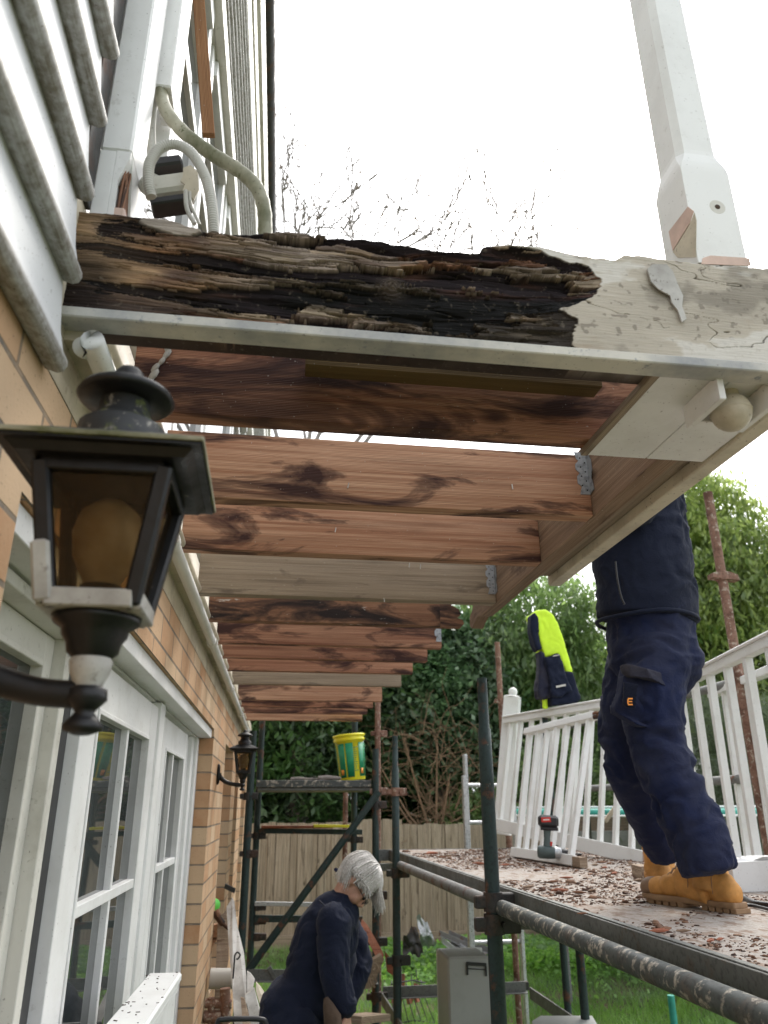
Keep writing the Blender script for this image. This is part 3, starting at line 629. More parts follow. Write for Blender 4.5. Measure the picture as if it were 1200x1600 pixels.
paintc = 1 / (1 + np.exp(-(U - edgeX - .0022) / .0005)); cc = cc * (1 - paintc[..., None]) + pc * paintc[..., None]
cc = np.clip(cc, .004, .9)
Yf = 1.0 + dep; Yf[:, 0] = np.minimum(Yf[:, 0], 1.05)
topfade = np.clip((Vv - .965) / .035, 0, 1) ** 2; Yf = Yf + topfade * .014
Vt = np.stack([U, Yf, Zb], -1).reshape(-1, 3); Vb = np.stack([U, np.full_like(U, 1.085), np.minimum(Zb, np.maximum(Zb.max(1, keepdims=True) - .004, .69))], -1)
edge_ids = list(range(0, NZ)); i1 = np.arange(NX * NZ).reshape(NX, NZ)
q1 = np.stack([i1[:-1, :-1], i1[1:, :-1], i1[1:, 1:], i1[:-1, 1:]], -1).reshape(-1, 4)
off = NX * NZ
back_top = np.stack([U[:, -1], np.full(NX, 1.085), zt - .006], -1); back_bot = np.stack([U[:, 0], np.full(NX, 1.085), np.full(NX, .689)], -1)
A_ = np.arange(NX)
q2 = np.stack([i1[:-1, -1], i1[1:, -1], off + A_[1:], off + A_[:-1]], -1); q3 = np.stack([off + NX + A_[:-1], off + NX + A_[1:], i1[1:, 0], i1[:-1, 0]], -1)
q4 = np.stack([off + A_[:-1], off + A_[1:], off + NX + A_[1:], off + NX + A_[:-1]], -1)
sideR = np.array([[i1[-1, j], off + NX - 1, off + 2 * NX - 1, i1[-1, j + 1]] for j in (NZ // 2,)])
# right end strip
er = [[i1[-1, j], off + 2 * NX + j, off + 2 * NX + j + 1, i1[-1, j + 1]] for j in range(NZ - 1)]
backR = np.stack([np.full(NZ, X1), np.full(NZ, 1.085), Zb[-1]], -1)
allv = np.concatenate([Vt, back_top, back_bot, backR]); allc = np.concatenate([cc.reshape(-1, 3), np.tile([[.05, .03, .02]], (2 * NX, 1)), np.tile([[.03, .02, .015]], (NZ, 1))])
beam = np_mesh('rotted_beam', allv, np.concatenate([q1, q2, q3, q4, np.array(er)]), M['rot'], bal, tint={'rot': allc, 'pnt': np.concatenate([paintc[..., 0].ravel() if paintc.ndim == 3 else paintc.ravel(), np.zeros(2 * NX + NZ)])}, label='rotted edge beam, black and split with decay, peeling paint at its right end')
# slivers standing off the face
b = MB()
for k in range(0):
    x = rnd.uniform(-.1, .48); z = rnd.uniform(.70, .855); L = rnd.uniform(.03, .08); h = rnd.uniform(.001, .003); y = .997 - rnd.random() * .008 + .01
    dz = rnd.uniform(-.006, .006) - .004 * L / .05
    b.prism([(x, y, z), (x + L * .3, y - .003, z + dz * .3 + h * .5), (x + L, y + rnd.uniform(-.006, .012), z + dz), (x + L * .6, y, z + dz * .6 - h)], (0, .004, 0))
fl = [(1012, 420), (1020, 413), (1042, 413), (1052, 424), (1062, 450), (1068, 462), (1066, 478), (1073, 498), (1066, 503), (1060, 485), (1050, 472), (1048, 462), (1030, 452), (1018, 440)]
b = MB(); b.prism([oY(x, y, .990) for x, y in fl], (0, .0025, 0)); b.build('paint_flake', M['white_flake'], beam)
b = MB()
for (x0, x1) in ((-.342, .90),): b.box(x0, x1, .988, 1.03, .671, .6885, .002)
b.build('drip_strip', M['strip'], bal)
# joists
JY = [1.348, 1.764, 2.158, 2.643, 3.05, 3.498, 3.841, 4.232, 4.704, 5.421, 5.784, 6.197, 6.722]
JR = [None, None, None, None, (725, 968), (690, 1003), (668, 1026), (645, 1046), (627, 1066), (597, 1088), (583, 1103), (574, 1114), (566, 1124)]
JM = ['joist_a', 'joist_b', 'joist_b', 'joist_c', 'joist_d', 'joist_a', 'joist_a', 'joist_a', 'joist_c', 'joist_b', 'joist_a', 'joist_a', 'joist_b']
def wallX(Y): return -.33 + math.tan(R(1)) * (Y - 1)
for k, yb in enumerate(JY):
    yf = yb - .045; xr = .7955 if JR[k] is None else oY(JR[k][0], JR[k][1], yf).x
    jb = MB(); z0 = .69 + rnd.uniform(-.002, .002) - .019
    if k == 9:
        jb.bar((wallX(yb) + .04, yb - .0225, .795), (xr, yb - .0225, .795), .045, .21)
    elif k == 4:                              # end eaten away
        jb.bar((wallX(yb) + .04, yb - .0225, .795), (xr - .10, yb - .0225, .795), .045, .21)
        pr = [(xr - .10, .69), (xr - .01, .692), (xr, .705), (xr - .006, .72), (xr - .03, .728), (xr - .012, .742), (xr - .02, .765), (xr - .05, .78), (xr - .045, .81), (xr - .08, .83), (xr - .10, .88)]
        jb.prism([(x, yf, z) for x, z in pr], (0, .045, 0))
    else:
        jb.bar((wallX(yb) + .04, yb - .0225, z0 + .105), (xr, yb - .0225, z0 + .105), .045, .172)
    jo = jb.build('joist', M[JM[k]], bal)
    if k in (1, 3, 5):                        # galvanised hangers
        h = MB(); x = xr if JR[k] is None else xr; zz = .75 if k == 1 else .72
        h.prism([(x - .028, yf - .0005, zz), (x - .0005, yf - .0005, zz), (x - .0005, yf - .0005, zz + .12), (x - .034, yf - .0005, zz + .12), (x - .030, yf - .0005, zz + .10), (x - .024, yf - .0005, zz + .095), (x - .034, yf - .0005, zz + .085), (x - .034, yf - .0005, zz + .07), (x - .024, yf - .0005, zz + .06), (x - .032, yf - .0005, zz + .05), (x - .032, yf - .0005, zz + .03), (x - .022, yf - .0005, zz + .022)], (0, -.0015, 0))
        if k < 4: h.prism([(x - .0005, yf, zz), (x - .0005, yf - .026, zz + .005), (x - .0005, yf - .024, zz + .03), (x - .0005, yf - .018, zz + .04), (x - .0005, yf - .028, zz + .06), (x - .0005, yf - .026, zz + .09), (x - .0005, yf - .018, zz + .1), (x - .0005, yf - .024, zz + .12), (x - .0005, yf, zz + .12)], (-.0015, 0, 0))
        ho = h.build('joist_hanger', M['galv'], jo)
        n_ = MB()
        for q in range(8): n_.ball((x - .008 - .012 * (q % 2), yf - .002, zz + .012 + .013 * q), .0022, 8)
        n_.build('nail_head', M['coupler'], ho)
# small things hanging from the joist faces (nails, web, peeled strip)
b = MB()
for (px, py, Y) in ((545, 755, 1.718), (800, 757, 1.718), (525, 825, 2.112), (640, 880, 2.112), (657, 882, 2.112), (640, 520, 1.302), (600, 935, 2.6)):
    p = oY(px, py, Y - .001); b.bar(p, p + Vector((rnd.uniform(-.003, .003), -.004, -.016)), .003, .002)
b.build('bent_nail', M['white_flake'], bal)
b = MB(); p0 = oY(273, 533, 1.30); p1 = oY(232, 598, 1.30)
for k in range(7): t_ = k / 6; p = p0.lerp(p1, t_) + Vector((rnd.uniform(-.004, .004), -.002, 0)); b.ball(p, .005 + .003 * rnd.random(), 8, (1, .5, 2.2), Matrix.Rotation(.5, 3, 'Y'))
b.build('cobweb_clump', M['white_flake'], bal)
# batten behind the beam
zb = oY(480, 570, 1.24).z; xa = oY(478, 570, 1.24).x
b = MB(); b.bar((xa, 1.262, zb + .02), (.625, 1.262, zb + .02), .044, .04); b.build('batten', M['batten'], bal)
# rim joist with decayed end, packer, fascia
b = MB(); b.bar((.8195, 1.09, .795), (.8195, 2.80, .795), .045, .21)
b.prism([(.797, 2.80, .69), (.797, 2.86, .70), (.797, 2.90, .69), (.797, 2.95, .672), (.797, 2.985, .69), (.797, 2.975, .73), (.797, 2.94, .74), (.797, 2.90, .78), (.797, 2.87, .83), (.797, 2.80, .9)], (.045, 0, 0))
b.build('rim_joist', M['rim'], bal)
b = MB(); b.box(.8425, .884, 1.09, 2.28, .699, .9); b.build('packer', M['joist_c'], bal)
b = MB(); b.box(.8845, .925, 1.09, 2.30, .672, .93, .003); b.build('fascia_board', M['cream'], bal)
for x0, x1 in ((.628, .7555), (.7575, .884)):
    b = MB(); b.box(x0, x1, 1.032, 1.35, .679, .6875, .001); b.build('soffit_panel', M['white'], bal)
b = MB(); b.box(.612, .6275, 1.032, 1.35, .676, .69); b.build('soffit_trim', M['joist_c'], bal)
# drop ornament under the corner
c = oY(1143, 645, 1.075); w_ = .055
b = MB(); zt_ = .678; zlo = c.z + .002
b.box(c.x - w_, c.x - w_ + .012, c.y - w_, c.y + w_, zlo - .01, zt_); b.box(c.x + w_ - .012, c.x + w_, c.y - w_, c.y + w_, zlo - .01, zt_)
b.box(c.x - w_ + .012, c.x + w_ - .012, c.y - w_ + .001, c.y - w_ + .013, zlo + .034, zt_); b.box(c.x - w_ + .012, c.x + w_ - .012, c.y + w_ - .013, c.y + w_ - .001, zlo + .0, zt_)
br_o = b.build('drop_bracket', M['white'], bal)
b = MB(); b.ball(c, .034, 28); b.lathe(c, [(.0343, -.002), (.0352, 0), (.0343, .002)], 28); b.lathe(c + Vector((0, 0, .02)), [(.018, 0), (.018, .055)], 16); b.build('ball_ornament', M['cream'], br_o)
# newel post on the beam
b = MB()
def ring(z, hw, ch, cx=.7605, cy=1.0485):
    a = hw - ch; return [(cx - hw, cy - a, z), (cx - a, cy - hw, z), (cx + a, cy - hw, z), (cx + hw, cy - a, z), (cx + hw, cy + a, z), (cx + a, cy + hw, z), (cx - a, cy + hw, z), (cx - hw, cy + a, z)]
rs = [(.895, .048, .0006), (1.112, .048, .0006), (1.122, .0476, .003), (1.134, .0465, .007), (1.146, .0445, .010), (1.157, .0425, .012), (1.168, .0418, .012), (2.25, .040, .012), (2.27, .043, .01), (2.30, .048, .001), (2.5, .048, .001)]
vs = []; 
for z, h, ch in rs: vs += ring(z, h, ch)
fs = []; 
for i in range(len(rs) - 1):
    for k in range(8): j = (k + 1) % 8; fs.append([i * 8 + k, i * 8 + j, i * 8 + 8 + j, i * 8 + 8 + k])
fs += [list(range(7, -1, -1)), list(range(len(vs) - 8, len(vs)))]; b.add(vs, fs)
post = b.build('post', M['white_clean'], bal)
b = MB(); b.prism([oY(x, y, 1.0005) for x, y in ((1098, 404), (1110, 400), (1171, 404), (1173, 416), (1096, 413))], (0, -.0012, 0)); b.build('bare_timber_band', M['pink'], post)
def on_left(px, py):   # the post's left face
    r = ray(px, py); return Vector(r * (.7116 / r[0]))
b = MB(); b.prism([on_left(x, y) for x, y in ((1046, 362), (1076, 323), (1085, 330), (1078, 350), (1052, 392))], (-.0012, 0, 0)); b.build('primer_patch', M['pink'], post)
b = MB(); b.prism([on_left(x, y) for x, y in ((1052, 394), (1078, 352), (1086, 332), (1089, 345), (1088, 402), (1060, 403))], (-.0008, 0, 0)); b.build('mould_patch', M['cream'], post)
kn = oY(1121, 324, 1.0015)
b = MB(); b.lathe(kn, [(.016, -.0005), (.0155, .0012)], 20, (0, -1, 0)); b.M = None; b.build('knot_stain', M['white_dirty'], post)
b = MB(); b.lathe(kn + Vector((0, -.0012, 0)), [(.0055, -.0005), (.005, .0008)], 14, (0, -1, 0)); b.build('knot', M['rotk'] if 'rotk' in M else M['soil'], post)

# ================================================================== CABLES AND LIGHT ON THE BEAM
def smooth_pts(ps, n=10):
    out = []
    for i in range(len(ps) - 1):
        p0, p1, p2, p3 = ps[max(i - 1, 0)], ps[i], ps[i + 1], ps[min(i + 2, len(ps) - 1)]
        for k in range(n):
            t = k / n; out.append(.5 * ((2 * p1) + (p2 - p0) * t + (2 * p0 - 5 * p1 + 4 * p2 - p3) * t * t + (3 * p1 - p0 - 3 * p2 + p3) * t ** 3))
    return out + [ps[-1]]
pp_ = [oY(x, y, Y) for x, y, Y in ((250, 120, 1.16), (256, 165, 1.15), (285, 205, 1.13), (330, 240, 1.11), (375, 268, 1.10), (402, 295, 1.10), (413, 330, 1.10), (414, 375, 1.10))]
sp_ = smooth_pts(pp_, 8)
b = MB(); b.tube(sp_, [.0130 + .0004 * math.sin(i * 1.7) + .0003 * math.sin(i * 3.1) for i in range(len(sp_))], 14)
b.build('old_pipe', M['mossy'], None, 'thick mossy off-white pipe curving down onto the rotted beam', cat='pipe')
def corrugated(ps, r, pitch=.0045):
    sp = smooth_pts(ps, 40); out = []; rr = []; L = 0
    # resample evenly
    d = [0]
    for i in range(1, len(sp)): d.append(d[-1] + (sp[i] - sp[i - 1]).length)
    n = int(d[-1] / (pitch / 4)); j = 0
    for k in range(n + 1):
        s_ = d[-1] * k / n
        while j < len(d) - 2 and d[j + 1] < s_: j += 1
        t = (s_ - d[j]) / max(1e-9, d[j + 1] - d[j]); out.append(sp[j].lerp(sp[j + 1], min(1, t))); rr.append(r * (1 + .09 * math.sin(2 * math.pi * s_ / pitch)))
    q = MB(); q.tube(out, rr, 14); return q
corrugated([oY(x, y, Y) for x, y, Y in ((236, 308, 1.06), (232, 285, 1.055), (234, 255, 1.05), (250, 232, 1.05), (275, 226, 1.05), (300, 240, 1.05), (320, 275, 1.05), (330, 315, 1.05), (334, 365, 1.06))], .0088).build('flexible_conduit', M['conduit'], None, 'grey corrugated conduit arching in front of the junction box', cat='conduit')
corrugated([oY(x, y, Y) for x, y, Y in ((240, 140, 1.19), (236, 200, 1.17), (238, 250, 1.15), (243, 290, 1.13), (252, 305, 1.12))], .0085).build('flexible_conduit', M['conduit'], None, 'grey corrugated conduit running straight down beside the corner post', cat='conduit')
fl_ = thing('junction_box', 'broken white and black electrical box sitting on the beam by the corner post', 'electrical box', oY(270, 330, 1.10))
b = MB(); p = oY(270, 298, 1.12); Mx = Matrix.Rotation(R(-18), 3, 'Y')
def obox(q, c, sx, sy, sz, Mr, bev=.003):
    d = Mr @ Vector((1, 0, 0)); u = Mr @ Vector((0, 0, 1)); q.bar(c - d * sx / 2, c + d * sx / 2, sy, sz, u, bev)
obox(b, p, .075, .05, .04, Mx, .006); b.lathe(p + Vector((-.045, -.01, -.012)), [(.006, 0), (.016, .002), (.017, .014), (.014, .02)], 18, (.7, -1, 0)); b.build('housing', M['white_dirty'], fl_)
b = MB(); obox(b, oY(268, 322, 1.11), .07, .04, .016, Mx, .003); b.build('base_cover', M['black_plain'], fl_)
b = MB(); obox(b, oY(262, 262, 1.13), .055, .04, .022, Mx, .004); b.build('top_cover', M['black_plain'], fl_)
b = MB(); q = [oY(x, y, 1.085) for x, y in ((286, 262), (298, 258), (309, 268), (311, 296), (303, 312), (292, 302), (285, 298), (289, 288), (282, 283), (286, 274))]; b.prism(q, (0, .003, 0)); b.build('cracked_face', M['cream'], fl_)
b = MB(); b.tube(smooth_pts([oY(x, y, 1.08) for x, y in ((290, 298), (291, 320), (296, 336), (304, 350))], 6), .004, 8); b.tube(smooth_pts([oY(x, y, 1.085) for x, y in ((296, 300), (298, 320), (306, 338), (312, 352))], 6), .003, 8); b.build('cable', M['conduit'], fl_)

# ================================================================== LANTERNS
def make_lantern(name, label, c, s, wall_x, plate_dz, arm=True, rot=0.0, mossy=True, lab_cat='lantern'):
    """c = centre of roof plate, s = scale"""
    c = Vector(c); root = thing(name, label, lab_cat, (wall_x, c.y, c.z - .14 * s), 'coach lanterns on the wall'); k = s; r4 = math.pi / 4 + rot; q2 = 2 ** .5
    b = MB()
    b.lathe(c, [(.1 * k * q2, -.0015 * k), (.1 * k * q2, .004 * k), (.055 * k * q2, .028 * k), (.045 * k * q2, .032 * k)], 4, rot=r4, smooth=False)
    roof = b.build('roof', M['moss_metal'] if mossy else M['black'], root)
    b = MB(); b.lathe(c, [(.0985 * k * q2, -.004 * k), (.0985 * k * q2, -.002 * k)], 4, rot=r4, smooth=False); b.lathe(c, [(.082 * k * q2, -.012 * k), (.090 * k * q2, -.0045 * k)], 4, rot=r4, smooth=False); b.build('roof_underside', M['black'], root)
    if mossy:
        b = MB(); e_ = .1003 * k
        for (ax_, ay_), (bx2, by2) in (((-1, -1), (1, -1)), ((1, -1), (1, 1)), ((1, 1), (-1, 1)), ((-1, 1), (-1, -1))): b.bar((c.x + ax_ * e_, c.y + ay_ * e_, c.z + .0014), (c.x + bx2 * e_, c.y + by2 * e_, c.z + .0014), .0025, .0052)
        b.build('roof_rim', M['mossy'], root)
    b = MB(); b.lathe(c, [(.047 * k, .03 * k), (.047 * k, .055 * k), (.036 * k, .062 * k), (.028 * k, .075 * k), (.028 * k, .09 * k)], 24)
    b.build('collar', M['moss_metal'] if mossy else M['black'], root)
    b = MB(); b.lathe(c, [(.026 * k, .088 * k), (.050 * k, .090 * k), (.054 * k, .094 * k), (.050 * k, .101 * k), (.030 * k, .113 * k), (.018 * k, .118 * k), (.017 * k, .126 * k), (.012 * k, .133 * k), (0, .137 * k)], 28); b.build('cap', M['black'], root)
    zt, zb = c.z - .013 * k, c.z - .155 * k; wt, wb = .061 * k, .0395 * k
    cr = [(-1, -1), (1, -1), (1, 1), (-1, 1)]
    cR = Matrix.Rotation(rot, 3, 'Z')
    def cp_(i, t, g=0): x, y = cr[i % 4]; w_ = wb + (wt - wb) * t + g; v = cR @ Vector((x * w_, y * w_, 0)); return Vector((c.x + v.x, c.y + v.y, zb + (zt - zb) * t))
    b = MB()
    for i in range(4): b.bar(cp_(i, 0), cp_(i, 1), .017 * k, .017 * k, (0, 1, 0), .003)
    for i in range(4): b.bar(cp_(i, .97), cp_(i + 1, .97), .015 * k, .014 * k)
    b.build('frame', M['black'], root)
    b = MB()
    for i in range(4): b.bar(cp_(i, .035, .001), cp_(i + 1, .035, .001), .0175 * k, .018 * k)
    if mossy: b.bar(cp_(0, 0, .0025), cp_(0, .42, .0025), .018 * k, .018 * k, (0, 1, 0), .003)
    b.build('lower_frame', M['white_flake'] if mossy else M['black'], root)
    for i in range(4):
        b = MB(); a, d = cp_(i, .05, -.001), cp_(i + 1, .05, -.001); e, f = cp_(i + 1, .95, -.001), cp_(i, .95, -.001)
        cen = (a + d + e + f) / 4; nn = (d - a).cross(f - a).normalized(); b.prism([a, d, e, f], nn * -.0015 if nn.dot(cen - c) > 0 else nn * .0015); b.build('pane', M['amber'], root)
    b = MB(); b.lathe((c.x, c.y, zb), [(.016 * k, 0), (.018 * k, .03 * k), (.020 * k, .034 * k), (.032 * k, .058 * k), (.036 * k, .085 * k), (.030 * k, .108 * k), (.014 * k, .122 * k), (0, .126 * k)], 24); b.build('bulb', M['bulb'], root)
    b = MB(); b.lathe((c.x, c.y, zb), [(.0, .028 * k), (.021 * k, .028 * k), (.021 * k, 0.0 * k), (.044 * k, -.005 * k), (.042 * k, -.011 * k), (.033 * k, -.017 * k), (.032 * k, -.024 * k), (.027 * k, -.031 * k), (.025 * k, -.041 * k), (.019 * k, -.046 * k)], 24); b.build('base_funnel', M['black'], root)
    z1 = zb - .046 * k
    b = MB(); b.lathe((c.x, c.y, z1), [(.0185 * k, 0.001), (.021 * k, -.004 * k), (.019 * k, -.015 * k), (.014 * k, -.026 * k), (.012 * k, -.031 * k)], 20); b.build('neck', M['white_flake'] if mossy else M['black'], root)
    b = MB(); b.lathe((c.x, c.y, z1 - .031 * k), [(.012 * k, .004 * k), (.019 * k, 0), (.020 * k, -.010 * k), (.012 * k, -.018 * k), (.009 * k, -.022 * k), (.014 * k, -.028 * k), (.019 * k, -.034 * k), (.018 * k, -.039 * k), (.008 * k, -.043 * k), (0, -.044 * k)], 20); b.build('finial', M['black'], root)
    b = MB(); za = z1 - .036 * k; L = c.x - wall_x
    ps = [Vector((c.x - .01 * k, c.y, za)), Vector((c.x - L * .35, c.y, za + .004 * k)), Vector((c.x - L * .68, c.y, za + .022 * k)), Vector((c.x - L * .9, c.y, za + .055 * k)), Vector((wall_x + .008, c.y, za + .075 * k))]
    sp = smooth_pts(ps, 6); b.tube(sp, [.0135 * k + .006 * k * (i / len(sp)) ** 2 for i in range(len(sp))], 14); b.build('arm', M['black'], root)
    b = MB(); b.lathe((wall_x, c.y, za + plate_dz * k), [(.0, 0), (.036 * k, 0.0), (.036 * k, .012 * k), (.028 * k, .018 * k), (0, .02 * k)], 24, (1, 0, 0)); b.M = None
    pl = b
    for i, p in enumerate(pl.v): pl.v[i] = (p[0], p[1], (p[2] - (za + plate_dz * k)) * 1.9 + za + plate_dz * k)
    pl.build('wall_plate', M['black'], root)
    return root
t = MT('moss_metal', .6); n = t.noise(t.ob(), 22, 5, .7); n2 = t.noise(t.ob(), 60, 4, .7)
t.col(t.mix(t.ramp(n, [(.52, 0), (.64, 1)]), t.mix(t.ramp(n2, [(.58, 0), (.70, 1)]), (.018, .02, .022), (.40, .38, .33)), (.13, .16, .02))); t.bump(n2, .001, .6); M['moss_metal'] = t.m
make_lantern('wall_lantern', 'large mossy black lantern with peeling paint hanging close at the left', (-.178, .80, .342), 1.0, wallX(.8) + .001, .07)
make_lantern('wall_lantern', 'small clean black lantern on the far brick pier beside the scaffold', (oY(382, 1170, 4.6).x, 4.6, oY(382, 1172, 4.6).z), .80, wallX(4.6) + .001, .07, mossy=False)
# ================================================================== FENCE
fence = thing('paling_fence', 'weathered grey-brown paling fence across the back of the yard', 'fence', (1, 12.2, GZ))
for sec, (xa, xb, zt, mat) in enumerate([(-3.4, 1.35, -.20, 'fence'), (1.36, 1.98, -.165, 'fence'), (1.99, 5.4, -.235, 'fence'), (5.41, 10, -.20, 'fence_dark')]):
    b = MB(); x = xa
    while x < xb:
        wd = rnd.uniform(.095, .105); back = rnd.random() < .5
        b.bar((x + wd / 2, 12.2 + (.022 if back else 0), GZ + .12), (x + wd / 2 + rnd.uniform(-.006, .006), 12.2 + (.014 if back else 0) + rnd.uniform(-.004, .004), zt + rnd.uniform(-.012, .012)), wd, .013, (0, 1, 0), .002)
        x += wd * 1.03
    b.build('paling_panel', M[mat], fence)
b = MB(); b.box(-3.4, 10, 12.236, 12.246, GZ, -.26); b.build('groove_shade_sheet', M['fence_dark'], fence)  # added dark sheet, gives the grooves between palings their shade
b = MB()
for z in (-.5, -1.5): b.bar((-3.4, 12.275, z), (10, 12.275, z), .04, .07)
b.build('fence_rail', M['fence_dark'], fence)
b = MB(); b.bar((-3.4, 12.17, GZ + .09), (10, 12.17, GZ + .09), .03, .19); b.build('plinth_board', M['fence'], fence)

# raised concrete retaining wall on the right
b = MB(); b.pbox(4.2, 11, 11.6, 11.8, GZ - .2, -.34)
tag(b.build('retaining_wall', M['concrete']), 'low grey concrete retaining wall behind the white railings', 'wall')

# ================================================================== VEGETATION
nrs = np.random.RandomState(5)
def leaf_mesh(name, C, size, mat, parent, droop=.3, asp=2.2, tint=None, **kw):
    """one folded leaf (2 quads) per centre"""
    n = len(C); s = size * nrs.uniform(.6, 1.3, n)
    a = nrs.uniform(0, 2 * np.pi, n); el = nrs.normal(-droop, .5, n)
    d = np.stack([np.cos(a) * np.cos(el), np.sin(a) * np.cos(el), np.sin(el)], -1)
    u = np.cross(d, np.stack([nrs.normal(0, .5, n), nrs.normal(0, .5, n), np.ones(n)], -1)); u /= np.linalg.norm(u, axis=1, keepdims=True)
    w_ = np.cross(u, d); h = (s / asp / 2)[:, None]; L = s[:, None]
    p0 = C - d * L * .5; p1 = C + u * h - w_ * h * .25; p2 = C + d * L * .5; p3 = C - u * h - w_ * h * .25; 
    V = np.stack([p0, p1, p2, p3], 1).reshape(-1, 3); Fq = np.arange(n * 4).reshape(n, 4)
    if tint is None: tint = nrs.uniform(0, 1, n)
    return np_mesh(name, V, Fq, mat, parent, tint={'tint': np.repeat(np.clip(tint, 0, 1), 4)}, **kw)
def crown_pts(blobs, ncl, lpc, clr, seed, hollow=.45):
    r_ = np.random.RandomState(seed); vol = np.array([b[3] * b[4] * b[5] for b in blobs]); pr = vol / vol.sum(); C = []; T = []
    for _ in range(ncl):
        b = blobs[r_.choice(len(blobs), p=pr)]; v = r_.normal(size=3); v /= np.linalg.norm(v); rr = hollow + (1 - hollow) * r_.rand() ** .6
        c = np.array(b[:3]) + v * rr * np.array(b[3:6]); t = r_.uniform(.1, .9); k = int(lpc * r_.uniform(.5, 1.5))
        off = r_.normal(size=(k, 3)) * clr * np.array([1, 1, .55]); off[:, 2] -= .25 * np.linalg.norm(off[:, :2], axis=1)
        C.append(c + off); T.append(np.clip(t + r_.normal(0, .18, k), 0, 1))
    return np.concatenate(C), np.concatenate(T)
def branches(mb, base, tips, r0, seed, wob=.15):
    r_ = random.Random(seed)
    for t_ in tips:
        b0 = Vector(base); t_ = Vector(t_); ps = [b0.lerp(t_, k / 6) + Vector((r_.uniform(-wob, wob), r_.uniform(-wob, wob), 0)) * (1 if 0 < k < 6 else 0) * .6 for k in range(7)]
        mb.tube(ps, [r0 * (1 - .8 * k / 6) for k in range(7)], 7)
def tree(name, label, base, th, r0, blobs, ncl, lpc, clr, size, mat, seed, group=None, cat='tree', asp=2.4, droop=.4, hollow=.45):
    root = thing(name, label, cat, base, group); bx, by, bz = base
    b = MB(); top = Vector((bx, by, bz + th)); b.tube([Vector(base) - Vector((0, 0, .2)), Vector(base).lerp(top, .5) + Vector((.05, 0, 0)), top], [r0, r0 * .8, r0 * .6], 10)
    branches(b, top - Vector((0, 0, th * .25)), [(bb[0], bb[1], bb[2]) for bb in blobs], r0 * .55, seed)
    b.build('trunk', M['bark'], root)
    C, T = crown_pts(blobs, ncl, lpc, clr, seed, hollow); leaf_mesh('crown', C, size, M[mat], root, droop, asp, T); return root
tree('broadleaf_tree', 'tall dark evergreen tree behind the fence at the far left of the yard', (-1.4, 14.2, GZ), 2.6, .16,
     [(-2.2, 14.2, 1.8, 1.7, 1.2, 1.9), (-.8, 14.0, .6, 1.4, 1.0, 1.1), (-1.0, 14.4, 2.4, 1.6, 1.2, 1.2)], 620, 34, .24, .17, 'leaf_dark', 2)
tree('broadleaf_tree', 'dark glossy tree behind the fence beyond the yellow bucket', (1.0, 14.0, GZ), 2.4, .15,
     [(.4, 13.8, .6, 1.3, 1.0, 1.0), (1.4, 14.0, 1.7, 1.4, 1.0, 1.4), (.2, 14.3, 2.2, 1.4, 1.0, 1.0)], 700, 34, .23, .18, 'leaf_dark', 3)
tree('ivy_hedge', 'dense blue-green climber hedge right of the bare joist ends', (3.1, 14.0, GZ), 2.4, .14,
     [(2.6, 13.8, 1.6, .9, .7, 1.2), (3.5, 13.7, 1.7, .9, .7, 1.3), (3.0, 13.9, 2.8, 1.0, .7, .8)], 760, 34, .18, .13, 'leaf_ivy', 4, cat='hedge', asp=1.5)
tree('broadleaf_tree', 'leafy mid-green tree with long drooping leaves behind the hi-vis jacket', (5.0, 14.6, GZ), 3.0, .17,
     [(4.5, 14.2, 2.6, 1.3, 1.0, 1.1), (5.4, 14.3, 2.2, 1.2, 1.0, 1.4), (5.0, 14.2, 3.6, 1.4, 1.0, .9), (6.2, 14.5, 1.2, 1.2, 1.0, 1.0)], 950, 40, .22, .165, 'leaf_mid', 5, asp=3.4, droop=.8)
tree('broadleaf_tree', 'bright sunlit yellow-green tree rising behind the worker at the right', (8.2, 13.4, GZ), 3.4, .2,
     [(7.6, 13.2, 3.6, 1.3, 1.0, 1.6), (8.9, 13.0, 4.2, 1.4, 1.1, 1.6), (8.2, 13.4, 5.5, 1.2, 1.0, 1.1), (8.5, 13.0, 2.4, 1.3, 1.0, 1.3), (7.4, 13.2, 5.2, .6, .6, .6)], 900, 44, .20, .165, 'leaf_bright', 6, hollow=.2, asp=3.2, droop=.8)
tree('broadleaf_tree', 'smaller feathery yellow-green tree at the right edge above the railing', (10.0, 12.9, GZ), 2.4, .12,
     [(9.8, 12.8, 2.4, 1.1, .9, 1.3), (10.4, 12.6, 4.0, 1.0, .9, 1.5), (8.6, 12.7, 1.2, 1.2, .8, .9)], 620, 40, .18, .13, 'leaf_bright', 7, hollow=.2, asp=4)
tree('pine_shrub', 'grey-green needle-leaved shrub seen through the right-hand railing', (6.6, 10.8, GZ), 1.6, .08,
     [(6.0, 10.6, .1, .9, .7, .9), (7.2, 10.6, .5, 1.0, .7, 1.0), (6.6, 10.8, 1.2, .8, .7, .5)], 620, 40, .15, .17, 'leaf_pine', 8, cat='shrub', asp=14, droop=-.3)
tree('shrub', 'dark green shrub behind the newel post and leaning railing', (4.0, 13.0, GZ), 1.0, .07,
     [(3.8, 12.9, -.2, .9, .4, .6), (4.8, 12.9, .3, .8, .4, .9)], 420, 36, .14, .10, 'leaf_mid', 9, cat='shrub')
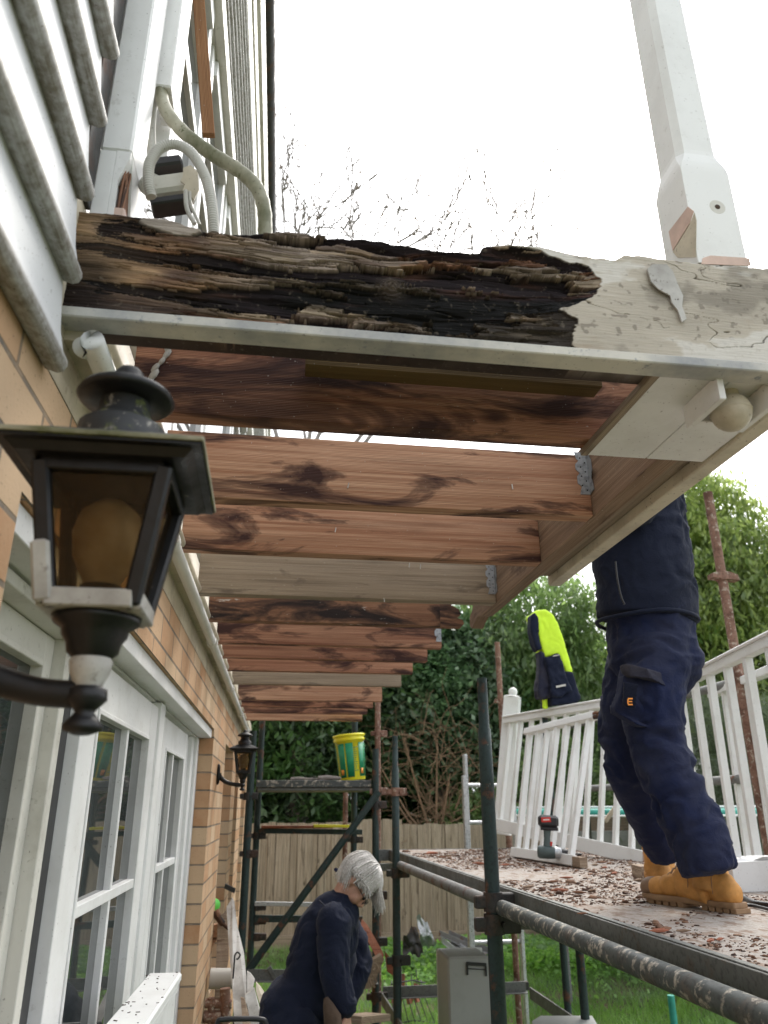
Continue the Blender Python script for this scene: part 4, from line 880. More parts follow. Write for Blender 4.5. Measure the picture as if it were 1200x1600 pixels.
for k, (x, y, z) in enumerate([(-2, 16.5, 1.2), (1, 16.5, 1.4), (4, 16.8, 1.8), (7, 17, 2.2), (10, 17, 2.6)]):
    lab = ['backmost dark tree at the left behind the house end', 'backmost dark tree behind the tower scaffold', 'backmost dark tree behind the ladder and climber hedge', 'backmost dark tree behind the worker', 'backmost dark tree at the far right behind the bright trees'][k]
    tree('background_tree', lab, (x, y, GZ), 2.5, .2, [(x, y, z - 1, 2.2, .7, 1.8), (x, y, z + .4 + (k > 3) * .4, 1.9, .7, 1.3)], 620, 30, .30, .22, 'leaf_dark', 20 + k, group='trees behind the fence')
# tangle of bare vines left of the ladder
vine = thing('bare_vine', 'tangle of brown leafless vine stems above the fence beside the ladder', 'vine', (2.6, 12.9, GZ))
b = MB(); r_ = random.Random(4)
for k in range(170):
    p = Vector((2.75 + r_.gauss(0, .35), 12.75 + r_.uniform(-.2, .25), -.5 + r_.random() * .5)) if k % 2 else Vector((r_.uniform(1.9, 3.7), 12.75 + r_.uniform(-.2, .2), r_.uniform(.0, 1.3)))
    d = Vector((r_.gauss(0, 1), r_.gauss(0, .25), r_.gauss(.7, .8))).normalized(); ps = [p]; L = r_.uniform(.05, .16)
    for q in range(8): d = (d + Vector((r_.gauss(0, .22), r_.gauss(0, .1), r_.gauss(-.05, .2)))).normalized(); ps.append(ps[-1] + d * L)
    r0 = r_.uniform(.003, .009); b.tube(ps, [r0 * (1 - .08 * q) for q in range(9)], 4, False)
for k in range(7):
    p = Vector((2.7, 12.8, -.6)); e = Vector((r_.uniform(1.7, 3.5), 12.7, r_.uniform(.3, 1.1))); b.tube([p, p.lerp(e, .5) + Vector((0, 0, -.1)), e], [.025, .018, .01], 6, False)
b.build('stem', M['twig'], vine)
# bare winter tree, only its top shows over the beam
bt = thing('bare_tree', 'leafless tree with fine twigs and dry pods showing over the rotted beam', 'tree', (.6, 13.5, GZ))
b = MB(); pods = []; r_ = random.Random(11)
def grow(p, d, L, r, lv):
    ps = [p]
    for q in range(5): d = (d + Vector((r_.gauss(0, .10), r_.gauss(0, .10), r_.gauss(.02, .08)))).normalized(); ps.append(ps[-1] + d * L / 5)
    b.tube(ps, [max(.014, r * (1 - .07 * q)) for q in range(6)], 5 if lv < 3 else 3, False)
    if lv >= 4:
        for q in range(1, 6):
            if r_.random() < .22: pods.append(ps[q] + Vector((r_.gauss(0, .03), r_.gauss(0, .03), r_.gauss(-.02, .03))))
    if lv >= 6: return
    for k in range(3 if lv < 4 else 2 + (r_.random() < .4)):
        j = r_.choice((2, 3, 4, 5)) if k else 5
        ax = Vector((r_.gauss(0, 1), r_.gauss(0, 1), r_.gauss(.1, .5))).normalized(); grow(ps[j], (d + ax * r_.uniform(.45, .85)).normalized(), L * r_.uniform(.58, .78), r * .66, lv + 1)
tb = Vector((.55, 13.5, GZ)); b.tube([tb, tb + Vector((0, .1, 3.5)), tb + Vector((-.1, 0, 7.2))], [.22, .17, .12], 10)
for d_, l_ in (((-.20, 0, 1), 3.4), ((.0, .1, 1), 3.2), ((.62, 0, .85), 3.3), ((.35, .1, .95), 2.9), ((-.10, .1, .9), 3.2)): grow(tb + Vector((-.1, 0, 6.9)), Vector(d_).normalized(), l_, .055, 1)
b.build('trunk', M['twig_pale'], bt); leaf_mesh('seed_pod', np.array([tuple(p) for p in pods]), .085, M['leaf_dry'], bt, .9, 2.2)
# grass
def blades(n, x0, x1, y0, y1, h, wd, z=GZ):
    x = nrs.uniform(x0, x1, n); y = nrs.uniform(y0, y1, n); keep = (fbm(np.stack([x * .9, y * .9, x * 0], -1), 7) > .36) | (nrs.rand(n) < .35); x, y = x[keep], y[keep]; n = len(x)
    hh = h * nrs.uniform(.4, 1.4, n) * (.6 + .9 * fbm(np.stack([x * 2, y * 2, x * 0], -1), 8)); a = nrs.uniform(0, 2 * np.pi, n); ln = nrs.normal(0, .45, (n, 2)) * hh[:, None]
    B = np.stack([x, y, np.full(n, z - .01)], -1); s = np.stack([np.cos(a), np.sin(a), a * 0], -1) * wd / 2
    mid = B + np.stack([ln[:, 0] * .35, ln[:, 1] * .35, hh * .6], -1); tip = B + np.stack([ln[:, 0], ln[:, 1], hh], -1)
    V = np.stack([B - s, B + s, mid + s * .8, mid - s * .8, tip + s * .12, tip - s * .12], 1).reshape(-1, 3); k = np.arange(n)[:, None] * 6
    Fq = np.concatenate([k + np.array([[0, 1, 2, 3]]), k + np.array([[3, 2, 4, 5]])]); tv = np.clip(1.9 * fbm(np.stack([x * 1.1, y * 1.1, x * 0], -1), 77) - .45 + nrs.normal(0, .22, n), 0, 1); return V, Fq, np.repeat(tv, 6)
V, Fq, T = blades(90000, -1.2, 6.5, 4.2, 12.1, .085, .009)
np_mesh('grass', V, Fq, M['grass_blade'], tint={'tint': T}, kind='stuff', label='green lawn grass under and beyond the scaffold')
n = 22000; x = nrs.uniform(.9, 6.8, n); y = 11.9 - np.abs(nrs.normal(0, 1.0, n)); k = fbm(np.stack([x * 1.3, y * 1.3, x * 0], -1), 17) > .42; x, y = x[k], y[k]
leaf_mesh('ground_cover', np.stack([x, y, GZ + .04 + .22 * nrs.rand(len(x)) * fbm(np.stack([x, y, x * 0], -1), 18)], -1), .065, M['clover'], None, .1, 1.15, kind='stuff', label='bright green clover and weeds along the foot of the fence')
b = MB()
for k in range(240):
    x, y = rnd.uniform(-1.0, 1.5), rnd.uniform(10.9, 12.1); b.ball((x, y, GZ + .02), rnd.uniform(.02, .06), 6, (1, 1, .6))
o = b.build('garden_soil', M['soil'], kind='stuff', label='dark crumbly garden bed soil at the foot of the fence behind the person')

# ================================================================== SCAFFOLD ON THE RIGHT
sf = thing('scaffold', 'low working scaffold with debris-strewn deck the booted worker stands on', 'scaffold', (.88, 3.14, GZ))
def pipe(name, p0, p1, r, mat, parent=sf, n=16):
    b = MB(); p0 = Vector(p0); p1 = Vector(p1); L = (p1 - p0).length; k = max(2, int(L / .25)); b.tube([p0.lerp(p1, i / k) for i in range(k + 1)], r, n); return b.build(name, M[mat], parent)
def coupler(c, parent=sf, s=1.0, mat='coupler', ax=(1, 0, 0)):
    c = Vector(c); b = MB(); b.tube([c - Vector((0, 0, .03 * s)), c + Vector((0, 0, .03 * s))], .034 * s, 12); a = Vector(ax)
    b.bar(c + a * .02 * s, c + a * .085 * s, .045 * s, .055 * s, (0, 0, 1), .004); b.bar(c - a * .02 * s, c - a * .065 * s, .03 * s, .04 * s, (0, 0, 1), .004)
    b.tube([c + Vector((0, -.045 * s, 0)) + a * .03, c + Vector((0, .045 * s, 0)) + a * .03], .009 * s, 8); return b.build('coupler', M[mat], parent)
DZ = -.30
b = MB(); P = Vector((.88, 3.14, 0)); zs = [GZ, -1.2, -.5, -.2, .10, .30, .302, .505]; rr = [.029, .029, .029, .028, .0275, .026, .0215, .0205]
b.tube([P + Vector((0, 0, z)) for z in zs], rr, 20); b.build('standard', M['green_pipe'], sf)
b = MB(); P = Vector((.88, 5.44, 0)); b.tube([P + Vector((0, 0, z)) for z in (GZ, -1, -.3, .25, .252, .467)], [.026, .026, .025, .025, .020, .020], 16); b.build('standard', M['green_pipe'], sf)
pipe('standard', (.845, 6.18, GZ), (.845, 6.18, .43), .026, 'green_pipe')
pipe('standard', (.885, 6.34, GZ), (.885, 6.34, 1.6), .0235, 'rust_pipe')
pipe('standard', (2.42, 3.70, GZ), (2.42, 3.70, oY(1100, 770, 3.70).z), .0255, 'rust_pipe')
pipe('standard', (1.93, 6.34, GZ), (1.93, 6.34, 1.33), .0235, 'rust_pipe')
pipe('standard', (1.96, 5.10, GZ), (1.96, 5.10, DZ - .06), .026, 'green_pipe')
pipe('standard', (2.06, 5.66, GZ), (2.06, 5.66, 1.30), .024, 'green_pipe')
pipe('standard', (.88, .6, GZ), (.88, .6, .5), .029, 'green_pipe'); pipe('standard', (2.42, .6, GZ), (2.42, .6, 1.0), .029, 'rust_pipe')
pipe('ledger', (.905, .3, -.353), (.905, 3.12, -.353), .0275, 'green_pipe2'); pipe('ledger', (.905, 3.16, -.353), (.905, 5.42, -.353), .0265, 'grey_pipe')
pipe('ledger', (2.47, .3, .62), (2.47, 6.3, .62), .024, 'grey_pipe'); pipe('ledger', (2.47, .3, .13), (2.47, 6.3, .13), .024, 'grey_pipe')
for y in (.62, 3.18, 6.14): b = MB(); b.box(.86, 2.42, y - .02, y + .02, -.435, -.385, .002); b.box(.86, 2.42, y + .02, y + .045, -.435, -.43, .001); b.build('transom', M['channel'], sf)
for (x, y0, y1) in ((.88, .6, 6.1), (1.95, 4.0, 6.1)): b = MB(); b.bar((x, y0, -1.24), (x, y1, -1.24), .012, .075); b.bar((x + .028, y0, -1.274), (x + .028, y1, -1.274), .045, .006); b.build('base_ledger', M['channel'], sf)
b = MB(); b.bar((.90, 6.2, -1.22), (1.95, 6.2, -1.22), .012, .07); b.bar((.90, 6.17, -1.252), (1.95, 6.17, -1.252), .045, .006); b.build('base_transom', M['channel'], sf)
for c, s_, m_ in (((.88, 3.14, -.41), 1.15, 'coupler'), ((.88, 3.14, -.335), 1.1, 'coupler'), ((.88, 5.44, -.40), 1, 'coupler'), ((.88, 5.44, -.90), 1, 'coupler'), ((.88, 5.44, .10), .9, 'rust_pipe'), ((.885, 6.34, .56), .9, 'rust_pipe'), ((.845, 6.18, .02), 1, 'coupler'), ((.885, 6.34, .12), 1.0, 'rust_pipe'), ((.845, 6.18, -.60), 1, 'coupler'), ((.845, 6.18, -.90), 1, 'coupler'), ((1.93, 6.34, -1.24), 1, 'coupler'), ((1.93, 6.34, .83), .8, 'rust_pipe'), ((1.96, 5.10, -.40), 1, 'coupler'), ((.845, 6.18, -1.24), 1, 'coupler')): coupler(c, s=s_, mat=m_)
cc_ = Vector((2.42, 3.70, oY(1125, 905, 3.70).z)); b = MB(); b.tube([cc_ - Vector((0, 0, .01)), cc_ + Vector((0, 0, .035))], .036, 14)
b.prism([cc_ + Vector(v) for v in ((-.07, -.03, 0), (.085, -.03, -.012), (.075, -.03, .02), (.03, -.03, .035), (-.03, -.03, .035), (-.068, -.03, .025))], (0, .06, 0)); b.build('coupler', M['rust_pipe'], sf)
for y0, y1 in ((.3, 3.392), (3.396, 6.25)): b = MB(); b.box(.968, 2.36, y0, y1, DZ - .02, DZ, .001); b.build('platform_board', M['deck'], sf)
b = MB(); b.bar((.9615, .3, -.3365), (.9615, 6.25, -.3365), .008, .078); b.box(.966, .99, .3, 6.25, -.376, -.371, .001); b.box(.9655, .985, .3, 6.25, DZ + .0015, DZ + .006, .001); b.build('edge_channel', M['channel'], sf)
b = MB(); b.box(.88, 2.36, 6.255, 6.27, -.375, -.296); b.build('end_channel', M['channel'], sf)

# ================================================================== TOWER AT THE BACK LEFT
tw = thing('scaffold_tower', 'dark green scaffold tower with a high plank platform holding the yellow bucket', 'scaffold', (.3, 6.1, GZ))
def xat(px, py, Y): return oY(px, py, Y).x
pipe('standard', (xat(387, 1300, 6.1), 6.1, GZ), (xat(387, 1300, 6.1), 6.1, .55), .028, 'green_pipe', tw)
pipe('standard', (xat(401, 1300, 6.95), 6.95, GZ), (xat(401, 1300, 6.95), 6.95, .80), .026, 'green_pipe', tw)
pipe('standard', (xat(553, 1300, 6.95), 6.95, GZ + .6), (xat(553, 1300, 6.95), 6.95, .95), .026, 'green_pipe', tw)
pipe('standard', (xat(540, 1240, 7.3), 7.3, -.5), (xat(540, 1240, 7.3), 7.3, .3), .022, 'rust_pipe', tw)
b = MB(); zt = oY(400, 1220, 6.2).z; b.box(xat(400, 1225, 6.2), xat(580, 1225, 6.2), 6.2, 6.9, zt - .05, zt, .003); b.build('platform_board', M['green_pipe2'], tw)
b = MB(); b.box(xat(402, 1238, 6.2), xat(578, 1238, 6.2), 6.22, 6.9, zt - .075, zt - .0505, .003); b.build('platform_tray', M['channel'], tw)
pipe('brace', oY(592, 1238, 6.12), oY(384, 1523, 6.12), .026, 'green_pipe', tw)
for (py, mat, th) in ((1299, 'green_pipe', .04), (1413, 'alu', .03), (1436, 'green_pipe', .05)):
    b = MB(); p0 = oY(398, py, 6.93); p1 = oY(566, py + 2, 6.93); b.bar(p0, p1, .03, th); b.build('guard_rail', M[mat], tw)
b = MB(); p0 = oY(386, 1524, 6.1); p1 = oY(590, 1528, 6.1); b.bar(p0, p1, .012, .07); b.bar(p0 + Vector((0, -.03, -.033)), p1 + Vector((0, -.03, -.033)), .05, .006); b.build('base_transom', M['channel'], tw)
b = MB(); b.bar(oY(420, 1512, 6.1), oY(446, 1560, 6.1), .03, .03); b.build('foot_bracket', M['channel'], tw)
for (px, py, Y) in ((387, 1245, 6.1), (387, 1335, 6.1), (401, 1307, 6.95), (401, 1418, 6.95), (401, 1440, 6.95), (401, 1465, 6.95), (553, 1313, 6.95)): coupler(oY(px, py, Y), tw, .9)

# boards stored on the tower
b = MB(); p0 = oY(408, 1293, 6.9); p1 = oY(520, 1293, 6.9); b.bar(p0, p1, .1, .02)
b.build('timber_offcut', M['redwood'], label='thin reddish plank resting on the lower guard rail of the tower', cat='plank')
b = MB(); p0 = oY(490, 1291, 6.85); p1 = oY(552, 1292, 6.85); b.bar(p0, p1, .09, .02)
b.build('spirit_level', M['yellow'], label='short pale and yellow strip on the lower guard rail of the tower', cat='strip')
# bucket
br_ = (oY(551, 1217, 6.5)); br_.z = zt
bk = thing('bucket', 'yellow plastic bucket with green label panels tilting on the tower platform', 'bucket', br_)
tl = Matrix.Rotation(R(-6), 4, 'Y') @ Matrix.Rotation(R(0), 4, 'Z'); BM = Matrix.Translation(br_ + Vector((0, 0, .008))) @ tl
def sector(mb, r0, r1, z0, z1, a0, a1, n=10, th=.002):
    vs = []; fs = []
    for i in range(n + 1):
        a = a0 + (a1 - a0) * i / n
        for (r, z) in ((r0, z0), (r1, z1)):
            vs.append((r * math.cos(a), r * math.sin(a), z)); vs.append(((r + th) * math.cos(a), (r + th) * math.sin(a), z))
    for i in range(n): o = i * 4; fs += [[o + 1, o + 5, o + 7, o + 3], [o, o + 2, o + 6, o + 4], [o, o + 4, o + 5, o + 1], [o + 2, o + 3, o + 7, o + 6]]
    fs += [[0, 1, 3, 2], [4 * n, 4 * n + 2, 4 * n + 3, 4 * n + 1]]; mb.add(vs, fs, None, True)
HB_ = .350; R0, R1 = .105, .121
b = MB(BM); b.lathe((0, 0, 0), [(R0 - .004, 0), (R0, .006), (R1 - .002, HB_ - .03), (R1, HB_ - .03)], 40); b.build('body', M['yellow'], bk)
b = MB(BM); b.lathe((0, 0, 0), [(R1 + .001, HB_ - .045), (R1 + .007, HB_ - .043), (R1 + .007, HB_ - .028), (R1 + .003, HB_ - .026), (R1 + .003, HB_ - .012), (R1 + .012, HB_ - .010), (R1 + .012, HB_ + .004), (R1 + .004, HB_ + .008), (R1 - .01, HB_ + .002), (0, HB_)], 40); b.build('lid', M['yellow'], bk)
def rz(z): return R0 + (R1 - R0) * z / HB_ + .0008
lb = MB(BM)
for k in range(4):
    a0 = R(-150 + k * 90)
    for (o0, o1) in ((0, 30), (36, 66)): sector(lb, rz(.025), rz(.285), .025, .285, a0 + R(o0), a0 + R(o1))
lb.build('label', M['label_green'], bk)
lb = MB(BM)
for k in range(4):
    a0 = R(-150 + k * 90)
    sector(lb, rz(.045) + .0021, rz(.085) + .0021, .045, .085, a0 + R(6), a0 + R(20), 4, .001)
lb.build('label_emblem', M['orange'], bk)
lb = MB(BM)
for k in range(4):
    a0 = R(-150 + k * 90)
    for r_i in range(12): z_ = .07 + r_i * .016; sector(lb, rz(z_), rz(z_ + .005), z_, z_ + .005, a0 + R(67), a0 + R(84 - (r_i * 7) % 9), 4, .0012)
lb.build('label_print', M['label_green'], bk)
b = MB(BM); b.tube([Vector((R1 * math.cos(a), R1 * math.sin(a) * .1 - .0 + (-(R1 + .012)) * math.sin(a) * .0, HB_ - .03)) + Vector((0, -.128 * math.sin(a), -.075 * math.sin(a))) for a in np.linspace(0, math.pi, 16)], .0022, 6); b.build('handle', M['alu'], bk)
# rubble on tower platform
for (px, py, L, r, lab) in ((515, 1213, .18, .02, 'short grey round offcut lying beside the bucket'), (470, 1217, .16, .013, 'pale splintered scrap at the left of the tower platform'), (492, 1219, .13, .009, 'thin bark scrap between the two offcuts on the tower platform')):
    p = oY(px, py, 6.35); p.z = zt + r + .001; b = MB(); b.tube([p + Vector((-L / 2, 0, 0)), p + Vector((-L * .1, .01, .004)), p + Vector((L / 2, 0, 0))], [r * .8, r, r * .5], 7); b.build('wood_scrap', M['twig_pale'], label=lab, cat='wood scrap')
straw = MB()
for k in range(60): p = oY(rnd.uniform(478, 522), 1214, 6.33); p.z = zt + .004 + rnd.random() * .02; straw.bar(p, p + Vector((rnd.uniform(-.05, .05), rnd.uniform(-.04, .04), rnd.uniform(-.004, .015))), .002, .002)
straw.build('straw', M['leaf_dry'] if False else M['twig_pale'], kind='stuff', label='loose bark shreds on the tower platform')

# ================================================================== LADDER, BOX, SCRAP
ld = thing('ladder', 'upright aluminium ladder standing beyond the end of the scaffold deck', 'ladder', (1.7, 6.6, GZ))
xl = xat(729, 1250, 6.6); xr_ = xl + .40
b = MB(); b.bar((xl, 6.6, GZ), (xl, 6.6, oY(729, 1180, 6.6).z), .028, .065, (0, 1, 0), .004); b.build('rail', M['alu'], ld)
b = MB(); b.bar((xr_, 6.6, GZ), (xr_, 6.6, oY(729, 1180, 6.6).z), .028, .065, (0, 1, 0), .004); b.build('rail', M['alu'], ld)
b = MB(); b.bar((xl - .03, 6.55, GZ + .3), (xl - .03, 6.55, oY(727, 1213, 6.55).z), .028, .05, (0, 1, 0), .004); b.build('slide_rail', M['alu'], ld)
z = oY(760, 1228, 6.6).z
while z > GZ + .1: pipe('rung', (xl, 6.6, z), (xr_, 6.6, z), .017, 'alu', ld, 10); z -= .29
bx = thing('tool_cabinet', 'flat grey painted metal box with a black handle standing on the lawn', 'metal box', (1.35, 5.3, GZ))
p0 = oY(699, 1497, 5.3); p1 = oY(766, 1497, 5.3)
b = MB(); b.box(p0.x, p1.x, 5.3, 5.62, GZ + .01, p0.z, .012); b.build('body', M['greybox'], bx)
b = MB(); b.box(p0.x + .005, p1.x + .04, 5.64, 5.66, GZ + .01, p0.z - .005, .004); b.build('rear_panel', M['white'], bx)
h0 = oY(729, 1510, 5.292); h1 = oY(760, 1512, 5.292)
b = MB(); b.bar(h0 + Vector((0, 0, .012)), h1 + Vector((0, 0, .012)), .012, .018); b.bar(h0 + Vector((.004, 0, .01)), h0 + Vector((.004, 0, -.05)), .012, .008, (0, 1, 0)); b.bar(h1 + Vector((-.004, 0, .01)), h1 + Vector((-.004, 0, -.05)), .012, .008, (0, 1, 0)); b.bar(h0 + Vector((0, 0, -.015)), h1 + Vector((0, 0, -.015)), .005, .005); b.build('handle', M['black_plain'], bx)
# white sheet low at the bottom edge
b = MB(); q = [oZ(x, y, -1.18) for x, y in ((832, 1596), (845, 1588), (925, 1588), (940, 1612), (830, 1625))]; b.prism(q, (0, 0, -.03)); b.build('white_panel', M['greybox'], label='pale flat panel low beneath the scaffold at the bottom edge', cat='panel')
b = MB(); q = oY(1048, 1556, 6.0); b.tube([Vector((q.x, 6, GZ)), q], .025, 10); b.build('garden_stake', M['teal'], label='short teal plastic post standing in the grass', cat='post')
# crumpled silver sheet and gutter scraps by the fence
def crumple(name, pts, Y, dy, mat, label, seed, cat='scrap'):
    q = [oY(x, y, Y) for x, y in pts]; n = 14; V = []; Fq = []
    for i in range(n + 1):
        for j in range(n + 1):
            u, v = i / n, j / n; p = q[0].lerp(q[1], u).lerp(q[3].lerp(q[2], u), v); V.append([p.x, p.y, p.z])
    V = np.array(V); d = fbm(V * 9, seed, 3) - .5; V[:, 1] += d * dy; V[:, 2] += (fbm(V * 12, seed + 5, 3) - .5) * dy * .4; nv = len(V)
    V2 = np.concatenate([V, V + np.array([0, .006, 0])])
    for i in range(n):
        for j in range(n): a = i * (n + 1) + j; Fq += [[a, a + n + 1, a + n + 2, a + 1], [nv + a, nv + a + 1, nv + a + n + 2, nv + a + n + 1]]
    return np_mesh(name, V2, np.array(Fq), M[mat], label=label, cat=cat)
crumple('crumpled_foil', ((650, 1432), (668, 1440), (682, 1478), (658, 1482)), 10.6, .35, 'alu', 'crumpled silver foil sheet upright in weeds by the fence', 3)
crumple('old_tarp', ((630, 1462), (652, 1452), (662, 1488), (630, 1492)), 10.4, .4, 'coupler', 'dark heap of sheeting left of the crumpled foil', 4)
for k, (a, c, lab) in enumerate((((694, 1463), (760, 1492), 'grey gutter length lying nearest the crumpled foil'), ((698, 1473), (725, 1494), 'shorter pale gutter length under the other in the weeds'))):
    p0 = oY(*a, 10.2); p1 = oY(*c, 9.6); b = MB(); b.bar(p0, p1, .14, .008); b.bar(p0 + Vector((.06, 0, .03)), p1 + Vector((.06, 0, .03)), .006, .06); b.bar(p0 - Vector((.06, 0, -.03)), p1 - Vector((.06, 0, -.03)), .006, .06); b.build('gutter_length', M['alu' if k else 'grey_pipe'], label=lab, cat='gutter')
# trampoline
tp = thing('trampoline', 'trampoline with teal padded rim behind the railings', 'trampoline', (4.3, 9.4, GZ))
c = Vector((4.45, 9.3, -.06)); b = MB(); b.tube([c + Vector((1.5 * math.cos(a), 1.5 * math.sin(a), 0)) for a in np.linspace(0, 2 * math.pi, 49)], .05, 10, False, (1, .8)); b.build('padded_rim', M['teal'], tp)
b = MB(); b.tube([c + Vector((1.42 * math.cos(a), 1.42 * math.sin(a), .055)) for a in np.linspace(0, 2 * math.pi, 49)], .012, 6, False); b.tube([c + Vector((1.57 * math.cos(a), 1.57 * math.sin(a), -.03)) for a in np.linspace(0, 2 * math.pi, 49)], .012, 6, False); b.build('rim_piping', M['white_clean'], tp)
b = MB(); b.lathe(c, [(1.42, -.02), (1.42, -.01), (0, -.03)], 48); b.build('mat', M['black_plain'], tp)
for k in range(6): a = R(30 + 60 * k); pipe('leg', c + Vector((1.5 * math.cos(a), 1.5 * math.sin(a), -.02)), c + Vector((1.5 * math.cos(a), 1.5 * math.sin(a), -1.79)), .02, 'grey_pipe', tp, 8)
b = MB(); b.bar((4.3, 11.7, -.24), (9.5, 11.7, -.20), .03, .19); b.build('timber_edging', M['fence_dark'], label='brown boards standing behind the trampoline', cat='boards')
b = MB(); p0 = oY(945, 1285, 6.9); p1 = oY(975, 1245, 6.9); b.bar(p0, p1, .03, .035); b.build('timber_offcut', M['fence'], label='pale slanted stick behind the railing near the worker knee', cat='plank')

# ================================================================== WHITE RAILINGS
def railing(name, label, T0, T1, B0, B1, n, bw, rail, brail, t_range=(0.02, .98), over=(0, 0), mat='white_clean', group=None, cap=True):
    root = thing(name, label, 'railing', (B0 + B1) / 2, group); d = (T1 - T0).normalized(); upv = ((T0 + T1) / 2 - (B0 + B1) / 2).normalized()
    b = MB(); b.bar(T0 - d * over[0], T1 + d * over[1], rail[0], rail[1], upv, .004)
    if cap: b.bar(T0 - d * over[0] + upv * (rail[1] / 2 + .006), T1 + d * over[1] + upv * (rail[1] / 2 + .006), rail[0] * 1.45, .014, upv, .005)
    b.build('top_rail', M[mat], root)
    b = MB(); b.bar(B0, B1, brail[0], brail[1], upv, .003); b.build('bottom_rail', M['white'], root)
    for k in range(n):
        t = t_range[0] + (t_range[1] - t_range[0]) * k / (n - 1); p = B0.lerp(B1, t) + upv * brail[1] * .45; q = T0.lerp(T1, t) - upv * rail[1] * .45
        b = MB(); b.bar(p, q, bw, bw, d, .002); b.build('baluster', M[mat], root)
    return root
# back section with newel
T0, T1 = oY(790, 1128, 6.15), oY(1012, 1092, 4.65); B0, B1 = oY(772, 1288, 6.15), oY(1008, 1343, 4.62)
rl = railing('railing_section', 'long leaning white railing with a ball-topped newel post under the hi-vis jacket', T0, T1, B0, B1, 11, .031, (.06, .045), (.045, .085), (.05, .93))
b = MB(); e0 = B1; dd = (B1 - B0).normalized(); b.bar(B1 + dd * .001, B1 + dd * .05, .04, .08); b.build('broken_end', M['pink'], rl)
nb, ntp = oY(785, 1305, 6.2), oY(801, 1090, 6.2)
b = MB(); b.bar(nb, ntp, .125, .125, (.5, 1, 0), .004); dn = (ntp - nb).normalized(); b.lathe(ntp, [(.074, -.002), (.06, .006), (.02, .014)], 20, dn); b.ball(ntp + dn * .042, .037, 22); b.build('newel_post', M['white_clean'], rl)
tc = bpy.data.curves.new('txt', 'FONT'); tc.body = 'VBNA'; tc.size = .055; tc.extrude = .0005; to = bpy.data.objects.new('tmp', tc); COL.objects.link(to)
bpy.context.view_layer.update(); tm = bpy.data.meshes.new_from_object(to.evaluated_get(bpy.context.evaluated_depsgraph_get())); bpy.data.objects.remove(to)
nd = Vector((-.447, -.894, 0)) ; fx = nd.cross(Vector((0, 0, 1))).normalized() * -1
# writing runs up the newel's near face
pn_ = nb.lerp(ntp, .10) + nd * .0645
mt = Matrix((( dn.x, -fx.x, nd.x, pn_.x - fx.x * -.02), (dn.y, -fx.y, nd.y, pn_.y), (dn.z, -fx.z, nd.z, pn_.z), (0, 0, 0, 1)))
tm.transform(mt); tm.materials.clear(); tm.materials.append(M['dark_print']); link('pencil_writing', tm, rl)
# front fragment
T0, T1 = oY(822, 1145, 5.25), oY(930, 1119, 4.45); B0, B1 = oZ(803, 1333, DZ + .03), oZ(900, 1347, DZ + .03)
rl2 = railing('railing_fragment', 'short broken white railing piece leaning in front, its top rail end rotted', T0, T1, B0, B1, 7, .030, (.045, .045), (.05, .055), (.06, .93), cap=False)
dd = (T1 - T0).normalized(); b = MB()
for k in range(16): p = T1 + dd * .002 + Vector((rnd.uniform(-.016, .016), rnd.uniform(-.016, .016), rnd.uniform(-.018, .018))); b.bar(p, p + dd * rnd.uniform(.02, .055), .012, .012)
b.build('rotten_end', M['joist_d'], rl2)
b = MB(); dd = (B1 - B0).normalized(); b.bar(B1 + dd * .002, B1 + dd * .09, .045, .05); b.build('broken_end', M['oldwood'], rl2)
# right section(s)
T0, T1 = Vector((2.37, 4.25, .655)), Vector((1.96, 2.20, .655)); B0, B1 = Vector((2.36, 4.25, -.255)), Vector((1.95, 2.20, -.235))
railing('railing_section', 'upright white railing with moulded cap rail at the right edge behind the worker', T0, T1, B0, B1, 9, .036, (.05, .045), (.045, .05), (.03, .97))
T0, T1 = Vector((2.52, 4.15, .60)), Vector((2.16, 2.2, .62)); B0, B1 = Vector((2.50, 4.15, -.27)), Vector((2.14, 2.2, -.25))
railing('railing_section', 'second white railing standing just behind the one at the right edge', T0, T1, B0, B1, 6, .032, (.05, .04), (.045, .05), (.10, .90), cap=False, mat='white')
# white handrail end low on the left
hr = thing('handrail_end', 'white painted box handrail with paint chips in the bottom left corner', 'handrail', (-.25, 1.9, -.9))
zt2 = -.40; e = [oZ(x, y, zt2) for x, y in ((233, 1520), (284, 1521))]
b = MB(); dr = (oZ(198, 1560, zt2) - e[0]).normalized(); pc_ = (e[0] + e[1]) / 2; wdt = (e[1] - e[0]).length * .96
b.bar(pc_ + Vector((0, 0, -.011)), pc_ + dr * 1.4 + Vector((0, 0, -.011)), wdt, .022, (0, 0, 1), .005); b.build('cap_rail', M['white_clean'], hr)
b = MB(); b.bar(pc_ + dr * .012 + Vector((0, 0, -.032)), pc_ + dr * 1.4 + Vector((0, 0, -.032)), wdt * .90, .02, (0, 0, 1), .004); b.bar(pc_ + dr * .02 + Vector((0, 0, -.10)), pc_ + dr * 1.4 + Vector((0, 0, -.10)), wdt * .78, .115); b.build('rail_body', M['white'], hr)
b = MB()
for k in range(34): p = pc_ + dr * rnd.uniform(.02, .7) ** 1.3 + Vector((rnd.uniform(-.04, .04), 0, .001)); b.bar(p, p + Vector((rnd.uniform(-.008, .008), rnd.uniform(-.006, .006), 0)) * rnd.choice((.3, .5, 1.4)), rnd.uniform(.001, .004), .0012, bev=.0002)
b.build('chips_on_rail', M['soil'], kind='stuff', label='tiny brown wood chips on the white handrail end')
